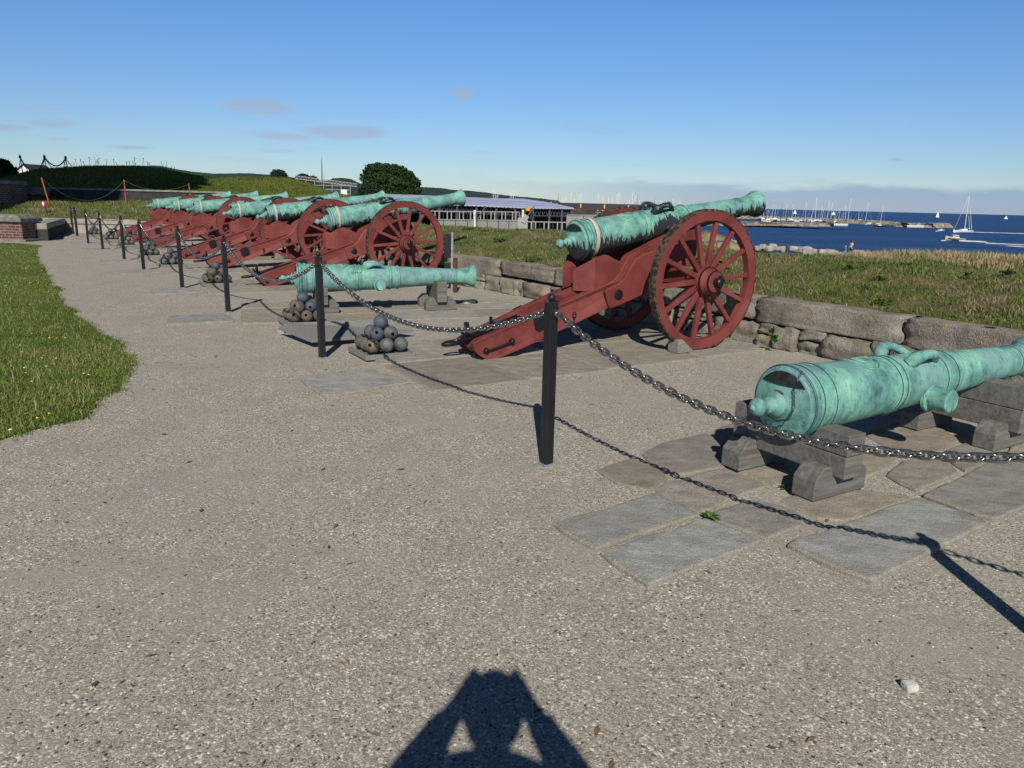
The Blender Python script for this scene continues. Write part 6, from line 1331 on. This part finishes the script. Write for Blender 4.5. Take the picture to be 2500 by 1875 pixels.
for i, (px, yt, yb, w, lab) in enumerate(((2288, 514, 524, 4.5, 'lone white sail on the horizon right of the marina'), (2034, 515, 520.5, 6, 'small white sail on the horizon above the marina'), (2455, 526, 529.5, 4, 'tiny white sail on the horizon at far right'), (1940, 511, 516.5, 7, 'small white sail on the horizon above the left of the marina'))):
    hz = 498+.0245*(px-1250); d = 1500; p = S(px, hz+8.6/d*FPX, d); p.z = ZS; t = S(px, yt, d); H = max(6, t.z-ZS); root = empty('sailboat', p); tag(root, lab, 'sailboat')
    mb = MB(); hull(mb, 7, 2.2, 1); mb.build('hull', M['boat_white'], root); mb = MB(); mb.add([(0, 0, 1.2), (-3.2, .2, 1.4), (.2, 0, H), (0, -.12, 1.2), (-3.2, .1, 1.4), (.2, -.1, H)], [(0, 1, 2), (5, 4, 3), (0, 3, 4, 1), (1, 4, 5, 2), (2, 5, 3, 0)]); mb.build('mainsail', M['sail'], root)
    mb = MB(); mb.add([(.5, 0, 1.2), (3.3, 0, 1.2), (.3, 0, H*.85), (.5, .1, 1.2), (3.3, .1, 1.2), (.3, .1, H*.85)], [(0, 1, 2), (5, 4, 3), (0, 3, 4, 1), (1, 4, 5, 2), (2, 5, 3, 0)]); mb.build('jib', M['sail'], root)

# ------------------------------------------------------------------ people
def skin_mesh(name, verts, edges, radii, mat, parent=None, root=0, sub=2):
    me = bpy.data.meshes.new(name); me.from_pydata(verts, edges, []); bm = bmesh.new(); bm.from_mesh(me); ly = bm.verts.layers.skin.verify(); bm.verts.ensure_lookup_table()
    for v, r in zip(bm.verts, radii): v[ly].radius = r if isinstance(r, tuple) else (r, r)
    bm.verts[root][ly].use_root = True; bm.to_mesh(me); bm.free(); me.materials.append(mat); o = bpy.data.objects.new(name, me); C.objects.link(o); o.parent = parent
    s = o.modifiers.new('skin', 'SKIN'); s.use_smooth_shade = True; u = o.modifiers.new('sub', 'SUBSURF'); u.levels = sub; u.render_levels = sub; return o
def head_mesh(mb, c, r=.105):
    def fn(d):
        f = 1-.10*max(0, -d.z)*(1-abs(d.y)); f += .16*math.exp(-((d.x)**2+(d.z+.05)**2)/.012)*(d.y > 0); f += .05*math.exp(-((d.x)**2+(d.z+.62)**2)/.06)*(d.y > 0); f -= .05*math.exp(-((abs(d.x)-.33)**2+(d.z-.12)**2)/.02)*(d.y > 0); f -= .02*math.exp(-((d.x)**2/.05+(d.z+.38)**2/.004))*(d.y > 0); return f
    mb.ball(c, r, 26, 20, (.78, .98, 1.18), fn)
    for s in (-1, 1): mb.ball(Vector(c)+Vector((s*r*.79, -.005, -.005)), .030, 8, 6, (.35, .7, 1))
def walker(loc, rot, H, lab, shirt, legs, hair, bag=None, stride=.16, armup=0):
    k = H/1.75; root = empty('person', loc, rot); tag(root, lab, 'person'); root.scale = (k,)*3
    # one continuous body: pelvis, spine, head, arms with fingers, legs
    V = [(0, 0, .93), (0, .01, 1.12), (0, .02, 1.33), (0, .01, 1.47), (0, .02, 1.53)]; E = [(0, 1), (1, 2), (2, 3), (3, 4)]; Rr = [(.15, .11), (.135, .10), (.16, .105), (.065, .06), (.055, .055)]
    for s in (-1, 1):
        b = len(V); V += [(s*.09, 0, .88), (s*.10, s*stride*.5, .50), (s*.10, s*stride-.05*(s < 0), .09), (s*.105, s*stride+.14, .035)]; E += [(0, b), (b, b+1), (b+1, b+2), (b+2, b+3)]; Rr += [.088, .058, .04, .032]
        b = len(V); sw = -s*stride*.8; V += [(s*.17, 0, 1.40), (s*.22, sw*.3, 1.14), (s*.21, sw*.9+.08+armup*.1, .93+armup*.15), (s*.21, sw*1.0+.12+armup*.15, .86+armup*.2)]; E += [(2, b), (b, b+1), (b+1, b+2), (b+2, b+3)]; Rr += [.055, .042, .03, (.03, .016)]
        for f in range(4): j = len(V); V.append((s*.21, sw*1.0+.10+.02*f+armup*.2, .79+.004*f+armup*.2)); E.append((b+3, j)); Rr.append(.009)
    skin_mesh('body', V, E, Rr, M['skin'], root, 0, 1)
    mb = MB(); head_mesh(mb, (0, .03, 1.63)); mb.build('head', M['skin'], root, smooth=True, ang=80, fix=False)
    mb = MB(); mb.ball((0, .0, 1.665), .112, 20, 14, (.8, .98, 1.02), lambda d: 1.03 if d.y < .35 or d.z > .35 else .82); mb.build('hair', M[hair], root, smooth=True, ang=80, fix=False)
    V = [(0, 0, .95), (0, .01, 1.14), (0, .02, 1.36), (0, .015, 1.43)]; E = [(0, 1), (1, 2), (2, 3)]; Rr = [(.168, .128), (.152, .117), (.175, .12), (.09, .08)]
    for s in (-1, 1): b = len(V); sw = -s*stride*.8; V += [(s*.17, 0, 1.39), (s*.212, sw*.2, 1.20)]; E += [(2, b), (b, b+1)]; Rr += [.07, .06]
    skin_mesh('shirt', V, E, Rr, M[shirt], root, 0, 1)
    V = [(0, 0, .97), (0, 0, .90)]; E = [(0, 1)]; Rr = [(.165, .125), (.16, .12)]
    for s in (-1, 1): b = len(V); V += [(s*.09, 0, .84), (s*.10, s*stride*.5, .50), (s*.10, s*stride-.05*(s < 0), .12)]; E += [(1, b), (b, b+1), (b+1, b+2)]; Rr += [.10, .075, .06]
    skin_mesh('trousers', V, E, Rr, M[legs], root, 0, 1)
    if bag: mb = MB(); mb.box((0, -.16, 1.05), (.3, .13, .22)); mb.tube([(-.14, -.12, 1.12), (-.15, .08, 1.35), (0, .13, 1.2)], .02, 6); mb.build('bag', M[bag], root, bevel=.02)
p = S(2079, 600, 84); f_ = S(2079, 586.5, 84); walker((p.x, p.y, f_.z-1.75), -1.3, 1.75, 'adult in a pale shirt and dark trousers with a yellow bag, walking along the shore', 'cloth_white', 'cloth_dark', 'hair_brown', 'yellow_bag')
p = S(2065, 600, 84); f_ = S(2066, 600.5, 84); walker((p.x, p.y, f_.z-1.35), -1.3, 1.35, 'blond child in blue clothes walking behind the adult on the shore', 'cloth_blue', 'cloth_blue', 'hair_blond', stride=.1)
p = S(1803, 600, 80); f_ = S(1803, 583, 80); walker((p.x, p.y, f_.z-1.7), 2.6, 1.7, 'person in dark clothes by the shore seen through the near wheel', 'cloth_dark', 'cloth_dark', 'hair_brown', stride=.05)
p = S(1923, 605, 84); mb = MB(); mb.cyl((0, 0, -2), (0, 0, S(1923, 597, 84).z-p.z), .09, seg=8); mb.ball((0, 0, S(1923, 597, 84).z-p.z), .1, 8, 6); o = mb.build('shore_post', M['mast_dark'], smooth=True, ang=50); o.location = p; tag(o, 'short dark post among the shore boulders', 'post')

# the photographer, whose shadow falls on the gravel: stands behind the camera holding it to the face
root = empty('person', (-.015, -.22, .075)); tag(root, 'photographer holding a camera to the face with both elbows out', 'person')
V = [(0, -.02, .92), (0, -.02, 1.10), (0, -.02, 1.33), (0, -.01, 1.45), (0, .01, 1.50)]; E = [(0, 1), (1, 2), (2, 3), (3, 4)]; Rr = [(.15, .11), (.135, .10), (.15, .11), (.075, .075), (.06, .06)]
for s in (-1, 1):
    b = len(V); V += [(s*.09, 0, .86), (s*.11, .01, .48), (s*.12, -.02, .09), (s*.14, .12, .04)]; E += [(0, b), (b, b+1), (b+1, b+2), (b+2, b+3)]; Rr += [.09, .06, .042, .034]
    b = len(V); V += [(s*.165, -.02, 1.385), (s*.285, .05, 1.285), (s*.18, .10, 1.43), (s*.112, .13, 1.535), (s*.088, .135, 1.585)]; E += [(2, b), (b, b+1), (b+1, b+2), (b+2, b+3), (b+3, b+4)]; Rr += [.062, .052, .046, .036, (.042, .026)]
    for k, (dx, dy, dz) in enumerate(((-.015, .03, .055), (-.03, .035, .04), (-.035, .04, .022), (-.035, .04, .004))):
        j = len(V); V += [(s*(.092+dx*.4), .15, 1.60+dz*.6), (s*(.085+dx), .135+dy, 1.60+dz)]; E += [(b+4, j), (j, j+1)]; Rr += [.0095, .0085]
    j = len(V); V += [(s*.08, .125, 1.59), (s*.058, .14, 1.58)]; E += [(b+4, j), (j, j+1)]; Rr += [.011, .010]
skin_mesh('body', V, E, Rr, M['skin'], root, 0, 2)
mb = MB(); head_mesh(mb, (0, .03, 1.585), .108); mb.build('head', M['skin'], root, smooth=True, ang=80, fix=False)
mb = MB(); mb.ball((0, .005, 1.615), .12, 22, 16, (.82, .98, 1.0), lambda d: (1.03+.05*noise.noise(d*4)) if d.y < .3 or d.z > .4 else .8); mb.build('hair', M['hair_brown'], root, smooth=True, ang=80, fix=False)
V = [(0, -.02, .90), (0, -.02, 1.12), (0, -.02, 1.35), (0, -.02, 1.44)]; E = [(0, 1), (1, 2), (2, 3)]; Rr = [(.168, .13), (.152, .117), (.165, .125), (.10, .09)]
for s in (-1, 1): b = len(V); V += [(s*.165, -.02, 1.385), (s*.285, .05, 1.285), (s*.19, .095, 1.42), (s*.135, .12, 1.51)]; E += [(2, b), (b, b+1), (b+1, b+2), (b+2, b+3)]; Rr += [.08, .075, .058, .046]
skin_mesh('jacket', V, E, Rr, M['cloth_grey'], root, 0, 2)
V = [(0, 0, .95), (0, 0, .88)]; E = [(0, 1)]; Rr = [(.162, .122), (.158, .12)]
for s in (-1, 1): b = len(V); V += [(s*.09, 0, .82), (s*.11, .01, .48), (s*.12, -.02, .11)]; E += [(1, b), (b, b+1), (b+1, b+2)]; Rr += [.102, .078, .066]
skin_mesh('trousers', V, E, Rr, M['cloth_dark'], root, 0, 1)
root = empty('compact_camera', (0, -.045, 1.6)); tag(root, 'small black camera held at the eye by the photographer', 'camera')
mb = MB(); mb.box((0, -.012, 0), (.105, .028, .062)); mb.build('camera_body', M['black_paint'], root, bevel=.004)
mb = MB(); mb.lathe([(0, .024), (.018, .024), (.018, .021), (.024, .021), (.024, .017)], 24, M=Matrix.Rotation(math.pi/2, 4, 'Z')); mb.build('lens_barrel', M['black_paint'], root, smooth=True, ang=40)
mb = MB(); mb.cyl((.035, -.012, .031), (.035, -.012, .037), .006, seg=10); mb.build('shutter_button', M['galvanized'], root)
